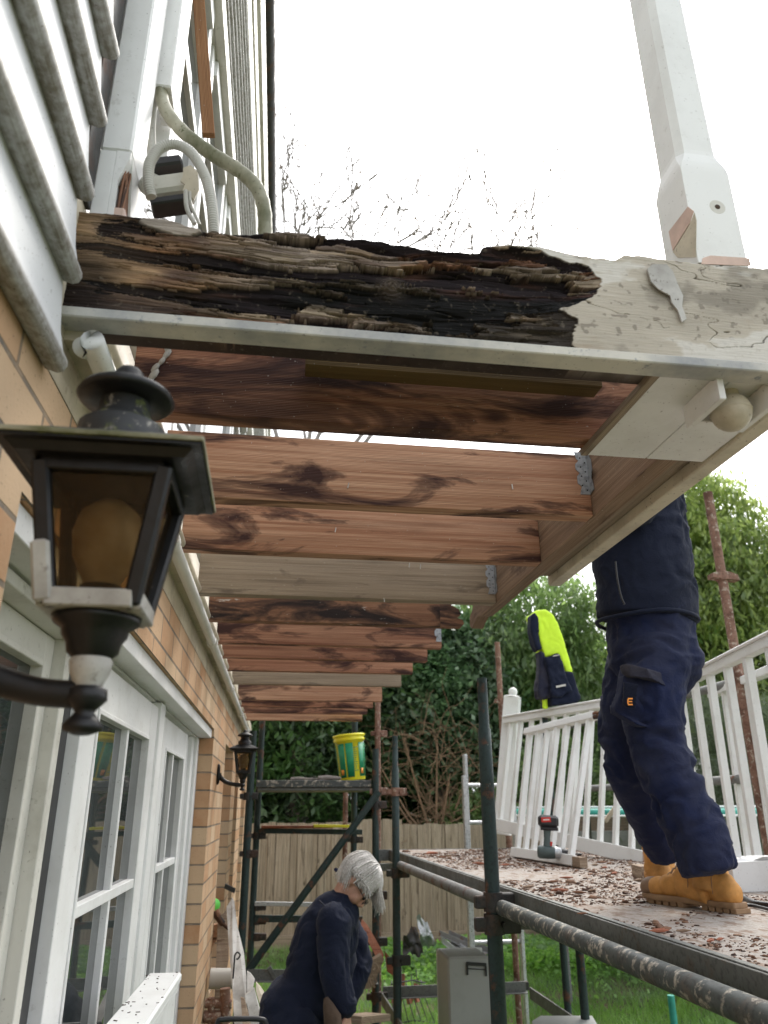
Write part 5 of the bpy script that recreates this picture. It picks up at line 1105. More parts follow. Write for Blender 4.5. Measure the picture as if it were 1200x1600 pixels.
# white gutter piece right on the deck
g = [oZ(1152, 1362, DZ + .11), oZ(1230, 1360, DZ + .11)]
b = MB(); p0 = oZ(1150, 1395, DZ + .001); b.prism([p0 + Vector(v) for v in ((0, 0, 0), (0, 0, .10), (.05, .02, .115), (.10, .02, .105), (.13, 0, .118), (.5, 0, .118), (.5, 0, 0))], (0, .10, 0)); b.build('cap_moulding', M['white'], label='thick white moulded trim piece on the deck at the right edge', cat='trim piece')
b = MB(); ps = [oZ(x, y, DZ + .012) for x, y in ((1148, 1398), (1165, 1405), (1180, 1412), (1210, 1416))]; b.tube(smooth_pts(ps, 6), .009, 8); ps = [oZ(x, y, DZ + .008) for x, y in ((1140, 1420), (1170, 1415), (1210, 1424))]; b.tube(smooth_pts(ps, 6), .005, 8); b.build('power_cable', M['black_plain'], label='black power cord lying behind the heel of the boot', cat='cable')

# ================================================================== DEBRIS ON THE DECK
def chips(n, size, seed):
    r_ = np.random.RandomState(seed); x = r_.uniform(.985, 2.3, n); y = .9 + 5.3 * r_.rand(n)
    den = fbm(np.stack([x * 2.2, y * 1.6, x * 0], -1), seed, 3); k = den + .18 * r_.rand(n) > .50 + .05 * (y < 2.2); x, y = x[k], y[k]; n = len(x)
    L = size * np.exp(r_.normal(0, .55, n)); W = L * r_.uniform(.2, .55, n); H = L * r_.uniform(.08, .3, n); a = r_.normal(.2, .9, n)
    ca, sa = np.cos(a), np.sin(a); V = []
    for (sx, sy, sz) in ((-1, -1, 0), (1, -1, 0), (1, 1, 0), (-1, 1, 0), (-.6, -.5, 1), (.7, -.6, 1), (.5, .6, 1), (-.7, .5, 1)):
        px_ = sx * L / 2 * r_.uniform(.6, 1.1, n); py_ = sy * W / 2 * r_.uniform(.5, 1.1, n); V.append(np.stack([x + px_ * ca - py_ * sa, y + px_ * sa + py_ * ca, DZ + .0005 + sz * H * r_.uniform(.5, 1.2, n)], -1))
    V = np.stack(V, 1).reshape(-1, 3); k = np.arange(n)[:, None] * 8
    Fq = np.concatenate([k + np.array([f]) for f in ([0, 3, 2, 1], [4, 5, 6, 7], [0, 1, 5, 4], [1, 2, 6, 5], [2, 3, 7, 6], [3, 0, 4, 7])]); return V, Fq, np.repeat(np.clip(r_.beta(1.6, 1.8, n), 0, 1), 8)
V, Fq, T = chips(26000, .0085, 3)
np_mesh('wood_debris', V, Fq, M['chips'], tint={'tint': T}, kind='stuff', label='reddish-brown crumbs of rotten wood strewn over the scaffold deck')
spots = [(675, 1334), (690, 1340), (700, 1338), (790, 1352), (815, 1345), (930, 1352), (945, 1356), (955, 1362), (1000, 1376), (885, 1372), (865, 1378), (826, 1386), (875, 1392), (905, 1395), (925, 1392), (960, 1365), (940, 1348), (985, 1350), (1030, 1455), (1040, 1452), (1068, 1455), (1110, 1470), (840, 1360), (770, 1345), (750, 1350), (910, 1428), (990, 1352), (1125, 1468)]
CL = {0: 'largest reddish wood chunk near the far end of the scaffold deck', 1: 'smaller chunk just right of the largest reddish one at the far end', 18: 'wood chunk nearest the toe of the front boot', 21: 'wood chunk in front of the arch of the front boot', 27: 'wood chunk in front of the heel of the front boot', 25: 'lone dark chunk left of the front boot toe', 5: 'chunk just below the broken end of the long leaning railing', 3: 'chunk just right of the nearest green standard'}
for i, (px, py) in enumerate(spots):
    p = oZ(px, py, DZ + .006); s_ = rnd.uniform(.013, .024) * (2.0 if i == 0 else 1) * (.75 if py > 1420 else 1); L = s_ * rnd.uniform(1.2, 2.0); b = MB(); a = rnd.uniform(-.6, .8); n = 7; vs = []
    for j in range(4):
        for k in range(n):
            t_ = 2 * math.pi * k / n; rr_ = (.25, 1, .9, .2)[j] * rnd.uniform(.65, 1.1); x = (j - 1.5) / 1.5 * L; yy = math.cos(t_) * s_ * .5 * rr_; zz = math.sin(t_) * s_ * .38 * rr_
            vs.append(p + Vector((x * math.cos(a) - yy * math.sin(a), x * math.sin(a) + yy * math.cos(a), max(zz, -.005))))
    fs = [[j * n + k, j * n + (k + 1) % n, (j + 1) * n + (k + 1) % n, (j + 1) * n + k] for j in range(3) for k in range(n)] + [list(range(n - 1, -1, -1)), list(range(3 * n, 4 * n))]
    b.add(vs, fs); b.build('wood_chunk', M[['redwood', 'joist_d', 'rim'][i % 3]], label=CL.get(i, 'rotten brown wood chunk lying among crumbs on the scaffold deck'), cat='wood chunk', group=None if i in CL else 'rotten wood chunks on the scaffold deck')
b = MB(); p = oZ(1108, 1384, DZ + .02); p0 = oZ(1000, 1388, DZ + .012)
b.bar(oZ(1012, 1366, DZ + .03), oZ(1012, 1366, DZ + .03) + Vector((.03, .16, .0)), .05, .055); b.build('timber_offcut', M['oldwood'], label='stubby broken timber block behind the rear boot', cat='timber offcut')
b = MB(); b.tube(smooth_pts([oZ(x, y, DZ + .006) for x, y in ((992, 1367), (1005, 1371), (1025, 1373))], 5), [.004] * 10 + [.003], 6); b.build('dark_stick', M['black_plain'], label='thin dark stick on the deck by the rear boot', cat='stick')

# drill standing on its head
c = oZ(868, 1341, DZ); dl = thing('cordless_drill', 'grey cordless drill resting on its head with red-labelled battery upward', 'drill', c)
c = oY(864, 1333, 4.40); ax = Vector((.93, -.25, -.05)).normalized()
b = MB(); b.lathe(c - ax * .085, [(.0, 0), (.026, .002), (.033, .012), (.034, .06), (.031, .095)], 20, ax); b.build('motor_housing', M['tool_grey'], dl)
b = MB(); b.lathe(c + ax * .01, [(.031, 0), (.030, .03), (.022, .036)], 20, ax); b.build('gear_collar', M['alu'], dl)
b = MB(); b.lathe(c + ax * .047, [(.020, 0), (.021, .03), (.012, .045), (.009, .05)], 16, ax); b.lathe(c + ax * .095, [(.005, 0), (.005, .06)], 8, ax); b.build('chuck', M['black_plain'], dl)
b = MB(); hd = c - ax * .03; b.tube([hd + Vector((0, 0, .02)), hd + Vector((.004, 0, .07)), hd + Vector((.010, 0, .125))], [.022, .018, .022], 14, True, (1, .8)); b.build('grip', M['tool_grey'], dl)
b = MB(); b.bar(c - ax * .010 + Vector((0, 0, .033)), c - ax * .004 + Vector((0, 0, .055)), .014, .012, (0, 1, 0)); b.build('trigger', M['red'], dl)
bt_ = hd + Vector((.018, 0, .158)); b = MB(); b.bar(bt_ - ax * .055, bt_ + ax * .055, .075, .062, (0.1, 0, 1), .014); b.bar(bt_ - ax * .045 + Vector((0, 0, -.038)), bt_ + ax * .05 + Vector((0, 0, -.038)), .06, .02, (0.1, 0, 1), .006); b.build('battery', M['black_plain'], dl)
b = MB(); s2 = ax.cross(Vector((0, 0, 1))).normalized(); b.bar(bt_ + s2 * .0385 - ax * .04 + Vector((0, 0, .006)), bt_ + s2 * .0385 + ax * .012 + Vector((0, 0, .010)), .002, .026, (0, 0, 1), .0004); b.build('battery_label', M['red'], dl)
b = MB(); b.bar(bt_ + s2 * .0400 - ax * .03 + Vector((0, 0, .006)), bt_ + s2 * .0400 + ax * .004 + Vector((0, 0, .009)), .001, .006, (0, 0, 1), .0002); b.build('label_stripe', M['white_clean'], dl)

# ================================================================== RUBBLE BESIDE THE HOUSE
def plank_poly(px, Y, dy, mat, name, label, thick=.025, cat='broken timber'):
    b = MB(); n = len(px); ys = [y for x, y in px]; y0, y1 = min(ys), max(ys)
    q = [oY(x, y, Y + dy * (y - y0) / (y1 - y0)) for x, y in px]; b.prism(q, (0, thick, 0)); return b.build(name, M[mat], label=label, cat=cat)
plank_poly(((363, 1404), (366, 1410), (371, 1450), (381, 1490), (385, 1530), (385, 1575), (388, 1640), (368, 1640), (364, 1560), (357, 1470), (354, 1418)), 4.9, -.6, 'white_flake', 'weathered_board', 'tallest leaning board with cracked white paint by the brick pier')
plank_poly(((386, 1519), (392, 1523), (398, 1532), (393, 1556), (386, 1552)), 4.5, -.1, 'white_flake', 'weathered_board', 'short upright painted shard right of the tallest leaning board')
plank_poly(((383, 1556), (397, 1545), (412, 1600), (418, 1640), (400, 1640)), 4.3, -.2, 'white_flake', 'weathered_board', 'wedge-shaped white painted board between the shard and slanted plank')
plank_poly(((400, 1536), (408, 1545), (424, 1572), (436, 1592), (446, 1640), (428, 1640), (412, 1590), (400, 1550)), 4.2, -.3, 'cream', 'weathered_board', 'slanted cream-edged plank nearest the stooping person')
plank_poly(((376, 1560), (382, 1562), (392, 1600), (394, 1640), (382, 1640)), 4.45, -.2, 'oldwood', 'weathered_board', 'thin brown split stick at the foot of the tallest leaning board')
plank_poly(((328, 1447), (341, 1445), (339, 1468), (333, 1480), (327, 1482)), 5.2, 0, 'joist_b', 'timber_offcut', 'small square-ended brown block beside the brick pier', .06, 'timber offcut')
plank_poly(((340, 1440), (356, 1420), (357, 1500), (352, 1530), (346, 1640), (332, 1640)), 5.15, -.2, 'oldwood', 'old_timber', 'dark brown split timber standing behind the tallest leaning board', .05)
plank_poly(((352, 1382), (368, 1390), (366, 1397), (350, 1389)), 5.9, 0, 'coupler', 'dark_bracket', 'small dark tilted cap jutting from the brick pier above the rubble', .05, 'bracket')
b = MB(); b.tube([oY(328, 1530, 4.9), oY(364, 1530, 4.9)], .05, 18); b.build('drain_offcut', M['conduit'], label='fat pale plastic pipe stub beside the brick pier', cat='pipe')
b = MB(); b.tube([oY(320, 1569, 4.8), oY(362, 1570, 4.8)], .022, 12); b.tube([oY(352, 1545, 4.8), oY(352, 1600, 4.8)], .028, 12); b.tube([oY(330, 1560, 4.8), oY(330, 1640, 4.8)], .02, 12); b.tube([oY(318, 1590, 4.8), oY(345, 1590, 4.8)], .03, 12); b.build('gas_fitting', M['rust_pipe'], label='rusty gas pipework low on the brick wall', cat='pipework')
b = MB(); cdisc = oY(334, 1415, 5.3); b.lathe(cdisc, [(.0, 0), (.038, 0), (.038, .01), (0, .012)], 22, (0.2, -1, 0)); b.build('green_disc', M['lime_disc'], label='bright green plastic disc tag on the brick pier', cat='tag')
b = MB(); b.tube(smooth_pts([oY(x, y, 4.25) for x, y in ((364, 1530), (366, 1505), (367, 1494), (371, 1489), (375, 1493), (372, 1499), (369, 1499))], 6), .004, 8); b.build('wire_hook', M['black_plain'], label='thin black wire hook hanging against the white leaning board', cat='hook')
b = MB(); b.tube(smooth_pts([oY(x, y, 3.6) for x, y in ((338, 1640), (340, 1600), (350, 1594), (380, 1593), (408, 1594), (416, 1602), (420, 1640))], 6), .010, 10); b.build('black_hoop', M['black_plain'], label='black tubular handle at the bottom edge below the rubble', cat='handle')
b = MB(); b.tube(smooth_pts([oY(x, y, 5.1) for x, y in ((336, 1424), (342, 1436), (350, 1446), (357, 1452))], 5), [.022] * 5 + [.018] * 5 + [.010] * 6, 8); b.build('wood_scrap', M['joist_d'], label='dark gnarled scrap poking out beside the green disc', cat='wood scrap')
# red-brown broken timbers by the back standard
plank_poly(((566, 1437), (574, 1446), (588, 1470), (600, 1492), (598, 1503), (588, 1497), (574, 1470), (562, 1450)), 5.6, -.2, 'redwood', 'broken_timber', 'red-brown broken timber slanting behind the person, uppermost of the pile')
plank_poly(((566, 1492), (576, 1482), (582, 1490), (576, 1520), (566, 1540), (552, 1536), (558, 1515)), 5.4, 0, 'oldwood', 'broken_timber', 'upright splintered grey timber end beside the standards', .07)
plank_poly(((584, 1500), (596, 1493), (600, 1500), (592, 1520), (580, 1545), (566, 1548), (572, 1530)), 5.3, 0, 'oldwood', 'broken_timber', 'pale broken timber lump crossing in front of the standards', .07)
plank_poly(((542, 1538), (560, 1520), (568, 1530), (566, 1545), (548, 1543)), 5.5, 0, 'oldwood', 'broken_timber', 'low pointed timber wedge nearest the person', .07)
plank_poly(((602, 1488), (612, 1500), (622, 1516), (618, 1528), (606, 1520)), 6.1, 0, 'redwood', 'broken_timber', 'small red timber shard just right of the rusty standard', .05)
b = MB()
for k in range(26): p = oY(rnd.uniform(565, 590), rnd.uniform(1500, 1545), 5.25); b.bar(p, p + Vector((rnd.uniform(-.03, .03), -.01, rnd.uniform(-.04, .04))), .008, .008)
b.build('splinter_heap', M['oldwood'], kind='stuff', label='loose splinters around the broken timbers')
b = MB(); p0 = oY(545, 1594, 3.9); p1 = oY(582, 1590, 4.3); b.bar(p0, p1 + Vector((.03, 0, 0)), .12, .03); b.build('board_offcut', M['oldwood'], label='flat board end poking out beside the hand at the bottom edge', cat='board')
# dark crate-like bundle on the grass
cb = thing('wire_basket', 'dark wire basket of red timber scraps on the lawn by the scaffold foot', 'basket', oZ(640, 1600, GZ))
q = oZ(638, 1605, GZ); b = MB()
for k in range(7):
    a = k / 6; b.tube([q + Vector((-.12 + .36 * a, -.05, .02)), q + Vector((-.16 + .30 * a, .0, .26)), q + Vector((-.12 + .28 * a, .18, .33 + .05 * (k % 3)))], .004, 6)
for z_ in (.02, .33): b.tube([q + Vector((-.15, .1 * z_, z_)), q + Vector((.05, .1 * z_ - .02, z_ + .03)), q + Vector((.24 - .2 * z_, .1 * z_, z_))], .006, 6)
b.build('wire_frame', M['black_plain'], cb)
b = MB()
for k in range(9): p = q + Vector((rnd.uniform(-.12, .14), .12 + rnd.random() * .06, rnd.uniform(.03, .25))); b.bar(p, p + Vector((rnd.uniform(-.1, .1), .02, rnd.uniform(.05, .16))), .05, .03)
b.build('timber_scrap', M['redwood'], cb)
# ================================================================== PEOPLE AND CLOTHES
def limb(mb, pts, rs, ell=None, n=18, caps=True, endcap=True):
    sp = smooth_pts([Vector(p) for p in pts], 5); m_ = len(pts) - 1; rr = []
    for i in range(m_):
        for k in range(5): t = k / 5; rr.append(rs[i] + (rs[i + 1] - rs[i]) * (t * t * (3 - 2 * t)))
    rr.append(rs[-1]); mb.tube(sp, rr, n, True, ell)
    if caps:
        mb.ball(pts[0], rs[0] * .97, 16)
        if endcap: mb.ball(pts[-1], rs[-1] * .97, 16)
def folds(seed, amp, sx=6, sz=12):
    def f(co):
        p = co * np.array([sx, sx, sz]); n = fbm(p + fbm(co * 7, seed + 9, 2)[:, None] * 3, seed, 3); r_ = 1 - np.abs(n - .5) * 6
        return amp * np.clip(r_, -1, 1) * fbm(co * 4, seed + 3, 2) * 1.4
    return f
def hand(mb, wrist, d, palm_n, curl, s=1.0, side=1):
    """palm, four unequal bent fingers and a thumb"""
    w_ = Vector(wrist); d = Vector(d).normalized(); n = Vector(palm_n); n = (n - d * n.dot(d)).normalized(); sd = d.cross(n).normalized() * side
    pc = w_ + d * .05 * s; Mx = Matrix((sd, n, d)).transposed(); mb.ball(pc, 1.0, 16, (.042 * s, .016 * s, .052 * s), Mx)
    mb.tube([w_ - d * .03 * s, w_ + d * .03 * s], [.027 * s, .026 * s], 12)
    for k, (o, L) in enumerate(((-.030, .068), (-.010, .078), (.011, .072), (.031, .056))):
        p = w_ + d * .088 * s + sd * o * s; a = 0; ps = [p - d * .015 * s, p]
        for q in range(3): a += curl * (.8, 1.1, .8)[q]; p = p + (d * math.cos(a) + n * math.sin(a)) * L * s * (.42, .32, .26)[q]; ps.append(p)
        mb.tube(ps, [.0092 * s, .0090 * s, .0085 * s, .0078 * s, .0065 * s], 10); mb.ball(ps[-1], .0066 * s, 8)
    p = w_ + d * .03 * s - sd * .030 * s; ps = [p, p + (d * .6 - sd * .7 + n * .3).normalized() * .035 * s, p + (d * 1.2 - sd * .75 + n * .9).normalized() * .07 * s]
    mb.tube(ps, [.012 * s, .0105 * s, .008 * s], 10); mb.ball(ps[-1], .008 * s, 8)
def head(mb, C, f, u, s=1.0, neck=True):
    f = Vector(f).normalized(); u = Vector(u); u = (u - f * u.dot(f)).normalized(); r = f.cross(u).normalized(); Mx = Matrix((r, f, u)).transposed(); C = Vector(C)
    def P(x, y, z): return C + r * x * s + f * y * s + u * z * s
    def B(x, y, z, a, b_, c_): mb.ball(P(x, y, z), 1.0, 20, (a * s, b_ * s, c_ * s), Mx)
    B(0, -.012, .035, .074, .094, .082); B(0, .018, -.02, .062, .072, .085); B(0, .050, -.078, .032, .034, .034); B(0, .066, .04, .055, .026, .03)
    B(.034, .062, -.03, .026, .028, .028); B(-.034, .062, -.03, .026, .028, .028)
    mb.tube([P(0, .082, .018), P(0, .100, -.012), P(0, .106, -.028)], [.007 * s, .011 * s, .013 * s], 12); B(.010, .094, -.032, .009, .010, .007); B(-.010, .094, -.032, .009, .010, .007)
    B(0, .086, -.054, .024, .010, .0055); B(0, .084, -.065, .020, .010, .006)
    for sg in (1, -1):
        B(.030 * sg, .079, .018, .018, .012, .006); B(.072 * sg, -.005, -.005, .009, .020, .032); B(.030 * sg, .078, -.002, .014, .010, .010)
    if neck: mb.tube([P(0, -.01, -.05), P(0, -.03, -.13), P(0, -.045, -.17)], [.052 * s, .052 * s, .058 * s], 18)
    return P
# ---------- worker on the deck
toeB, heelB = oZ(1010, 1409, DZ), oZ(1160, 1429, DZ); heelA = oZ(1040, 1399, DZ); toeA = heelA + Vector((.10, .28, 0))
wk = thing('person', 'worker standing on the deck in navy trousers and tan boots, head hidden by the balcony', 'person', (toeB + heelB) / 2)
hipB, hipA = oY(1030, 1015, 2.50), oY(1000, 1015, 2.66)
legB = [hipB, oY(1018, 1095, 2.47), oY(1034, 1180, 2.44), oY(1076, 1275, 2.40), oY(1108, 1362, 2.37)]
legA = [hipA, oY(988, 1100, 2.66), oY(983, 1185, 2.70), oY(1010, 1262, 2.78), oY(1042, 1330, 2.86)]
b = MB(); tor = [oY(1016, 1005, 2.56), oY(1005, 880, 2.55), oY(992, 770, 2.53)]; sh = tor[2] + Vector((-.02, 0, .13))
limb(b, [legB[0], legB[1], legB[2], legB[3], legB[3].lerp(legB[4], .8)], [.09, .085, .06, .05, .035]); limb(b, [legA[0], legA[1], legA[2], legA[3], legA[3].lerp(legA[4], .8)], [.09, .085, .06, .05, .035])
b.tube(tor + [sh], [.13, .135, .14, .11], 20, True, (1, .95)); b.ball(tor[0], .13, 16); b.ball(sh, .10, 16)
for sy in (-1, 1):
    s0 = sh + Vector((0, .16 * sy, -.02)); el = s0 + Vector((-.08, .03 * sy, -.26)); wr = Vector((1.05, s0.y - .05 * sy, el.z + .05)); limb(b, [s0, el, wr], [.058, .045, .028]); hand(b, wr, (-.7, 0, .1), (-.1, 0, 1), .6, .95, sy)
hc = sh + Vector((-.05, 0, .24)); head(b, hc, (-1, 0, .1), (0, 0, 1))
organic('body', b, .009, M['skin'], wk, 3)
b = MB(); b.ball(hc + Vector((.02, 0, .045)), 1, 18, (.098, .083, .085)); organic('hair', b, .012, M['hair_brown'], wk, 2)
# trousers
b = MB()
limb(b, legB, [.105, .104, .086, .084, .080], endcap=False); limb(b, legA, [.108, .104, .090, .080, .066], endcap=False); b.ball(oY(1045, 1030, 2.56), 1, 18, (.10, .13, .13)); b.ball(oY(998, 1022, 2.58), 1, 18, (.10, .14, .13))
b.tube([oY(1018, 1040, 2.57), oY(1012, 940, 2.56)], [.14, .150], 20, True, (1.0, 1.05))

tro = organic('trousers', b, .008, M['navy'], wk, 9, folds(31, .016))
# cargo pocket on the thigh: bellow, flap, tab with small emblem
def patch(name, pxs, Y, th, mat, parent, bulge=.006, vox=.004, sm=4, Yf=None):
    q = MB(); q.prism([oY(x, y, (Yf(x, y) if Yf else Y)) for x, y in pxs], (0, th, 0)); return organic(name, q, vox, M[mat], parent, sm)
def Ys(x, y): return 2.352 + .00003 * (x - 1015) ** 2 + .0002 * abs(y - 1090)
patch('cargo_pocket', ((975, 1055), (1050, 1066), (1043, 1098), (1040, 1140), (1036, 1142), (1000, 1134), (962, 1112), (960, 1105), (972, 1080)), 0, .05, 'navy', tro, Yf=Ys)
patch('pocket_flap', ((973, 1038), (985, 1038), (1010, 1044), (1055, 1058), (1053, 1077), (1040, 1072), (1020, 1062), (1000, 1058), (985, 1058), (975, 1050)), 0, .028, 'navy_fade', tro, Yf=lambda x, y: Ys(x, y) - .010)
patch('pocket_tab', ((976, 1066), (998, 1070), (994, 1108), (980, 1106), (974, 1100)), 0, .012, 'navy_dark', tro, Yf=lambda x, y: Ys(x, y) - .012, vox=.003, sm=2)
def glyph(px, py, w_, h_, Y):    # small squared E emblem
    q = MB()
    def seg(x0, y0, x1, y1, t_=1.4):
        q.bar(oY(px + x0, py + y0, Y), oY(px + x1, py + y1, Y), t_ * Y / 1190, .0015, (0, 1, 0), .0001)
    seg(-w_, -h_ + 1, -w_, h_ - 1, 2.2); seg(-w_, -h_, w_, -h_, 2.2); seg(-w_, 0, w_ * .8, 0, 1.9); seg(-w_, h_, w_, h_, 2.2); return q
glyph(985, 1097, 3.6, 4.6, Ys(985, 1097) - .0165).build('emblem', M['orange'], tro)
# jacket
b = MB()
tp_ = [oY(1011, 972, 2.56), oY(1010, 925, 2.555), oY(1003, 880, 2.55), oY(996, 820, 2.545), oY(990, 770, 2.54), sh]
b.tube(smooth_pts(tp_, 4), list(np.interp(np.linspace(0, 5, 21), range(6), [.176, .178, .180, .176, .170, .13])), 26, True, (1, .92)); b.ball(sh, 1, 18, (.12, .20, .09))
for sy in (-1, 1):
    s0 = sh + Vector((0, .16 * sy, -.02)); el = s0 + Vector((-.08, .03 * sy, -.26)); wr = Vector((1.05, s0.y - .05 * sy, el.z + .05)); limb(b, [s0, el, wr], [.078, .065, .048])
jk = organic('jacket', b, .009, M['navy_dark'], wk, 7, folds(41, .014, 7, 12))
b = MB(); hp = tp_[0]; b.tube([hp + Vector((.178 * math.cos(a), .164 * math.sin(a), .0 + .004 * math.sin(3 * a))) for a in np.linspace(0, 2 * math.pi, 40)], .008, 8, False, (1, 1)); b.build('hem_band', M['navy_dark'], jk)
b = MB(); ps = [oY(x, y, 2.386) for x, y in ((962, 878), (965, 905), (970, 930), (976, 945))]; b.tube(smooth_pts(ps, 5), .0035, 8); b.build('pocket_zip', M['black_plain'], jk)
# boots
def boot(toe, heel, name='boot'):
    d = (toe - heel); L = d.length; d.normalize(); sd = d.cross(Vector((0, 0, 1))).normalized(); H = heel
    def P(a, s_, z): return H + d * a * L + sd * s_ + Vector((0, 0, z))
    out = [(-.01, 0), (.0, .030), (.08, .036), (.25, .033), (.45, .033), (.62, .042), (.78, .048), (.92, .040), (1.0, .018), (1.015, 0)]
    full = out + [(a, -s_) for a, s_ in out[-2:0:-1]]
    b = MB(); b.prism([P(a, s_, .012) for a, s_ in full], (0, 0, .018)); sole = organic('tmp', b, .0045, M['rubber'], None, 2)
    root = thing_child = None
    b = MB()   # treads
    for a in (.01, .08, .15, .22, .29): b.bar(P(a, -.032, .007), P(a, .032, .007), L * .055, .014)
    for a in (.52, .60, .68, .76, .84, .92): b.bar(P(a, -.040 + .02 * (a > .9), .007), P(a, .040 - .02 * (a > .9), .007), L * .06, .014)
    b.bar(P(.30, 0, .016), P(.50, 0, .016), .05, .012)
    u = MB()
    for (a, z, rx, ry, rz) in ((.90, .046, .036, .040, .030), (.80, .048, .05, .043, .034), (.65, .058, .06, .041, .040), (.50, .070, .055, .038, .052), (.35, .070, .055, .036, .055), (.15, .062, .05, .036, .052), (.08, .05, .035, .034, .04)):
        u.ball(P(a, 0, z), 1, 16, (rx, ry, rz), Matrix((d, sd, Vector((0, 0, 1)))).transposed())
    u.tube([P(.25, 0, .06), P(.24, 0, .12), P(.22, 0, .17)], [.052, .047, .052], 18, True, (1.15, .9)); u.tube([P(.25, 0, .05), P(.55, 0, .06)], [.045, .04], 16)
    up = organic(name, u, .005, M['leather'], wk, 5, folds(int(L * 1000), .003, 20, 30))
    sole.name = 'sole'; sole.parent = up; sole.matrix_parent_inverse = parent_world(up).inverted(); b.build('tread', M['rubber'], sole)
    t_ = MB(); t_.ball(P(.90, 0, .046), 1, 20, (.042, .043, .034), Matrix((d, sd, Vector((0, 0, 1)))).transposed()); o = organic('toe_cap', t_, .004, M['leather_dark'], up, 2)
    l = MB()
    for k in range(6): a = .66 - .05 * k; z = .094 + .014 * k; l.tube([P(a, -.026, z - .012), P(a, -.012, z + .002), P(a + .01, .012, z + .002), P(a, .026, z - .012)], .0028, 6)
    l.build('lace', M['rubber'], up)
    s_ = MB(); s_.tube(smooth_pts([P(.42, -.0385, .05), P(.40, -.041, .08), P(.40, -.040, .11)], 5), .0016, 6); s_.tube(smooth_pts([P(.17, -.038, .05), P(.16, -.040, .09), P(.14, -.040, .12)], 5), .0012, 6); s_.tube(smooth_pts([P(.42, .0385, .05), P(.40, .041, .08), P(.40, .040, .11)], 5), .0016, 6)
    s_.build('seam', M['leather_dark'], up); return up
boot(toeB, heelB); boot(toeA, heelA)

# ---------- stooping person by the tower
YW = 4.0
wm = thing('person', 'stooping white-haired person with glasses in a dark navy jacket gathering timber by the tower', 'person', (oY(480, 1580, YW).x, YW, GZ))
def q_(x, y, dy=0): return oY(x, y, YW + dy)
hC = q_(552, 1381); hf = Vector((.50, -.28, -.80)).normalized(); hu = Vector((.80, .0, .52))
b = MB(); HP = head(b, hC, hf, hu, .98, False)
neck = q_(530, 1412); chest = q_(515, 1450); waist = q_(480, 1540); hip = q_(462, 1600)
b.tube([hC + Vector((-.03, 0, -.02)), neck, chest], [.05, .052, .07], 18); b.tube([chest, q_(503, 1500), q_(492, 1540), hip + Vector((.02, 0, 0))], [.075, .095, .10, .12], 20)
foot_z = GZ + .03
for sy, fx in ((-1, .02), (1, -.12)):
    h0 = hip + Vector((0, .09 * sy, 0)); kn = Vector((hip.x + .12, h0.y, -1.42)); an = Vector((hip.x + fx, h0.y, GZ + .08)); limb(b, [h0, kn, an], [.09, .06, .045])
shN, shF = q_(522, 1440, -.17), q_(535, 1440, .17)
elN, wrN = q_(522, 1512, -.22), q_(540, 1578, -.26); elF, wrF = q_(560, 1500, .10), q_(515, 1590, -.05)
limb(b, [shN, elN, wrN], [.055, .042, .028]); limb(b, [shF, elF, wrF], [.055, .042, .028])
hand(b, wrN, (.15, 0, -1), (-.8, .3, 0), .55, .95, 1); hand(b, wrF, (-.75, -.1, -.5), (0, .2, -1), .5, .95, -1)
bd = organic('body', b, .0058, M['skin'], wm, 3)
# fine facial parts
b = MB(); 
for sg in (1, -1): b.ball(HP(.030 * sg, .088, .006), .0085, 12)
b.build('eye', M['dark_print'], bd)
b = MB()
for sg in (1, -1): b.tube([HP(.032 * sg, .104, .002) + (hf.cross(hu).normalized() * math.cos(a) * .021 + (hu - hf * hu.dot(hf)).normalized() * math.sin(a) * .016) for a in np.linspace(0, 2 * math.pi, 20)], .0015, 6, False); b.tube([HP(.052 * sg, .10, .006), HP(.074 * sg, .04, .008), HP(.076 * sg, -.01, .005)], .0018, 6)
b.tube([HP(-.011, .106, .004), HP(0, .112, .006), HP(.011, .106, .004)], .0016, 6); b.build('glasses', M['dark_print'], wm)
# hair: cap plus hanging locks
b = MB(); b.ball(HP(0, -.008, .048), 1, 24, (.083, .083, .083)); b.ball(HP(0, -.035, .0), 1, 20, (.062, .06, .07)); b.ball(HP(0, .045, .080), 1, 20, (.055, .055, .05))
hr_ = organic('hair', b, .007, M['hair'], wm, 3)
b = MB(); r_ = random.Random(8); fr = (hf.cross(hu)).normalized(); uu = (hu - hf * hu.dot(hf)).normalized()
for k in range(1500):
    ang = r_.uniform(-1.0, 1.0) * math.pi; z0 = .12
    lat = math.sin(ang); fwd = math.cos(ang); p0 = HP(.012 * lat, .0 + .012 * fwd, .148)
    wgt = abs(lat) * .088 ; p1 = HP(.070 * lat, .075 * fwd - .01, .118); p2 = HP(.094 * lat, .098 * fwd - .012, .045 + r_.uniform(-.01, .01))
    L = r_.uniform(.05, .11) * (1 if fwd < .2 else 1.15)
    g = Vector((0, 0, -1)); out = HP(.094 * lat, .098 * fwd, 0) - HP(0, 0, 0)
    p3 = p2 + (g * .75 - uu * .45 + out.normalized() * .10).normalized() * L
    if fwd > .25 and lat < .30: # fringe falls forward past the face
        p2 = HP(.072 * lat, .100 * fwd, .088); p3 = p2 + (g * 1.0 + hf * .25 + Vector((-.10, 0, 0))).normalized() * (L * .75)
    if lat >= .30 and fwd > -.35: L = r_.uniform(.004, .02); p3 = p2 + (p3 - p2).normalized() * L
    j = Vector((r_.gauss(0, .004), r_.gauss(0, .004), r_.gauss(0, .004))); b.tube(smooth_pts([p0, p1 + j, p2 + j, p3 + j * 2.5], 4), [.0028] * 8 + [.0026, .0024, .0020, .0014, .0007], 5, False)
b.build('hair_lock', M['hair'], hr_)
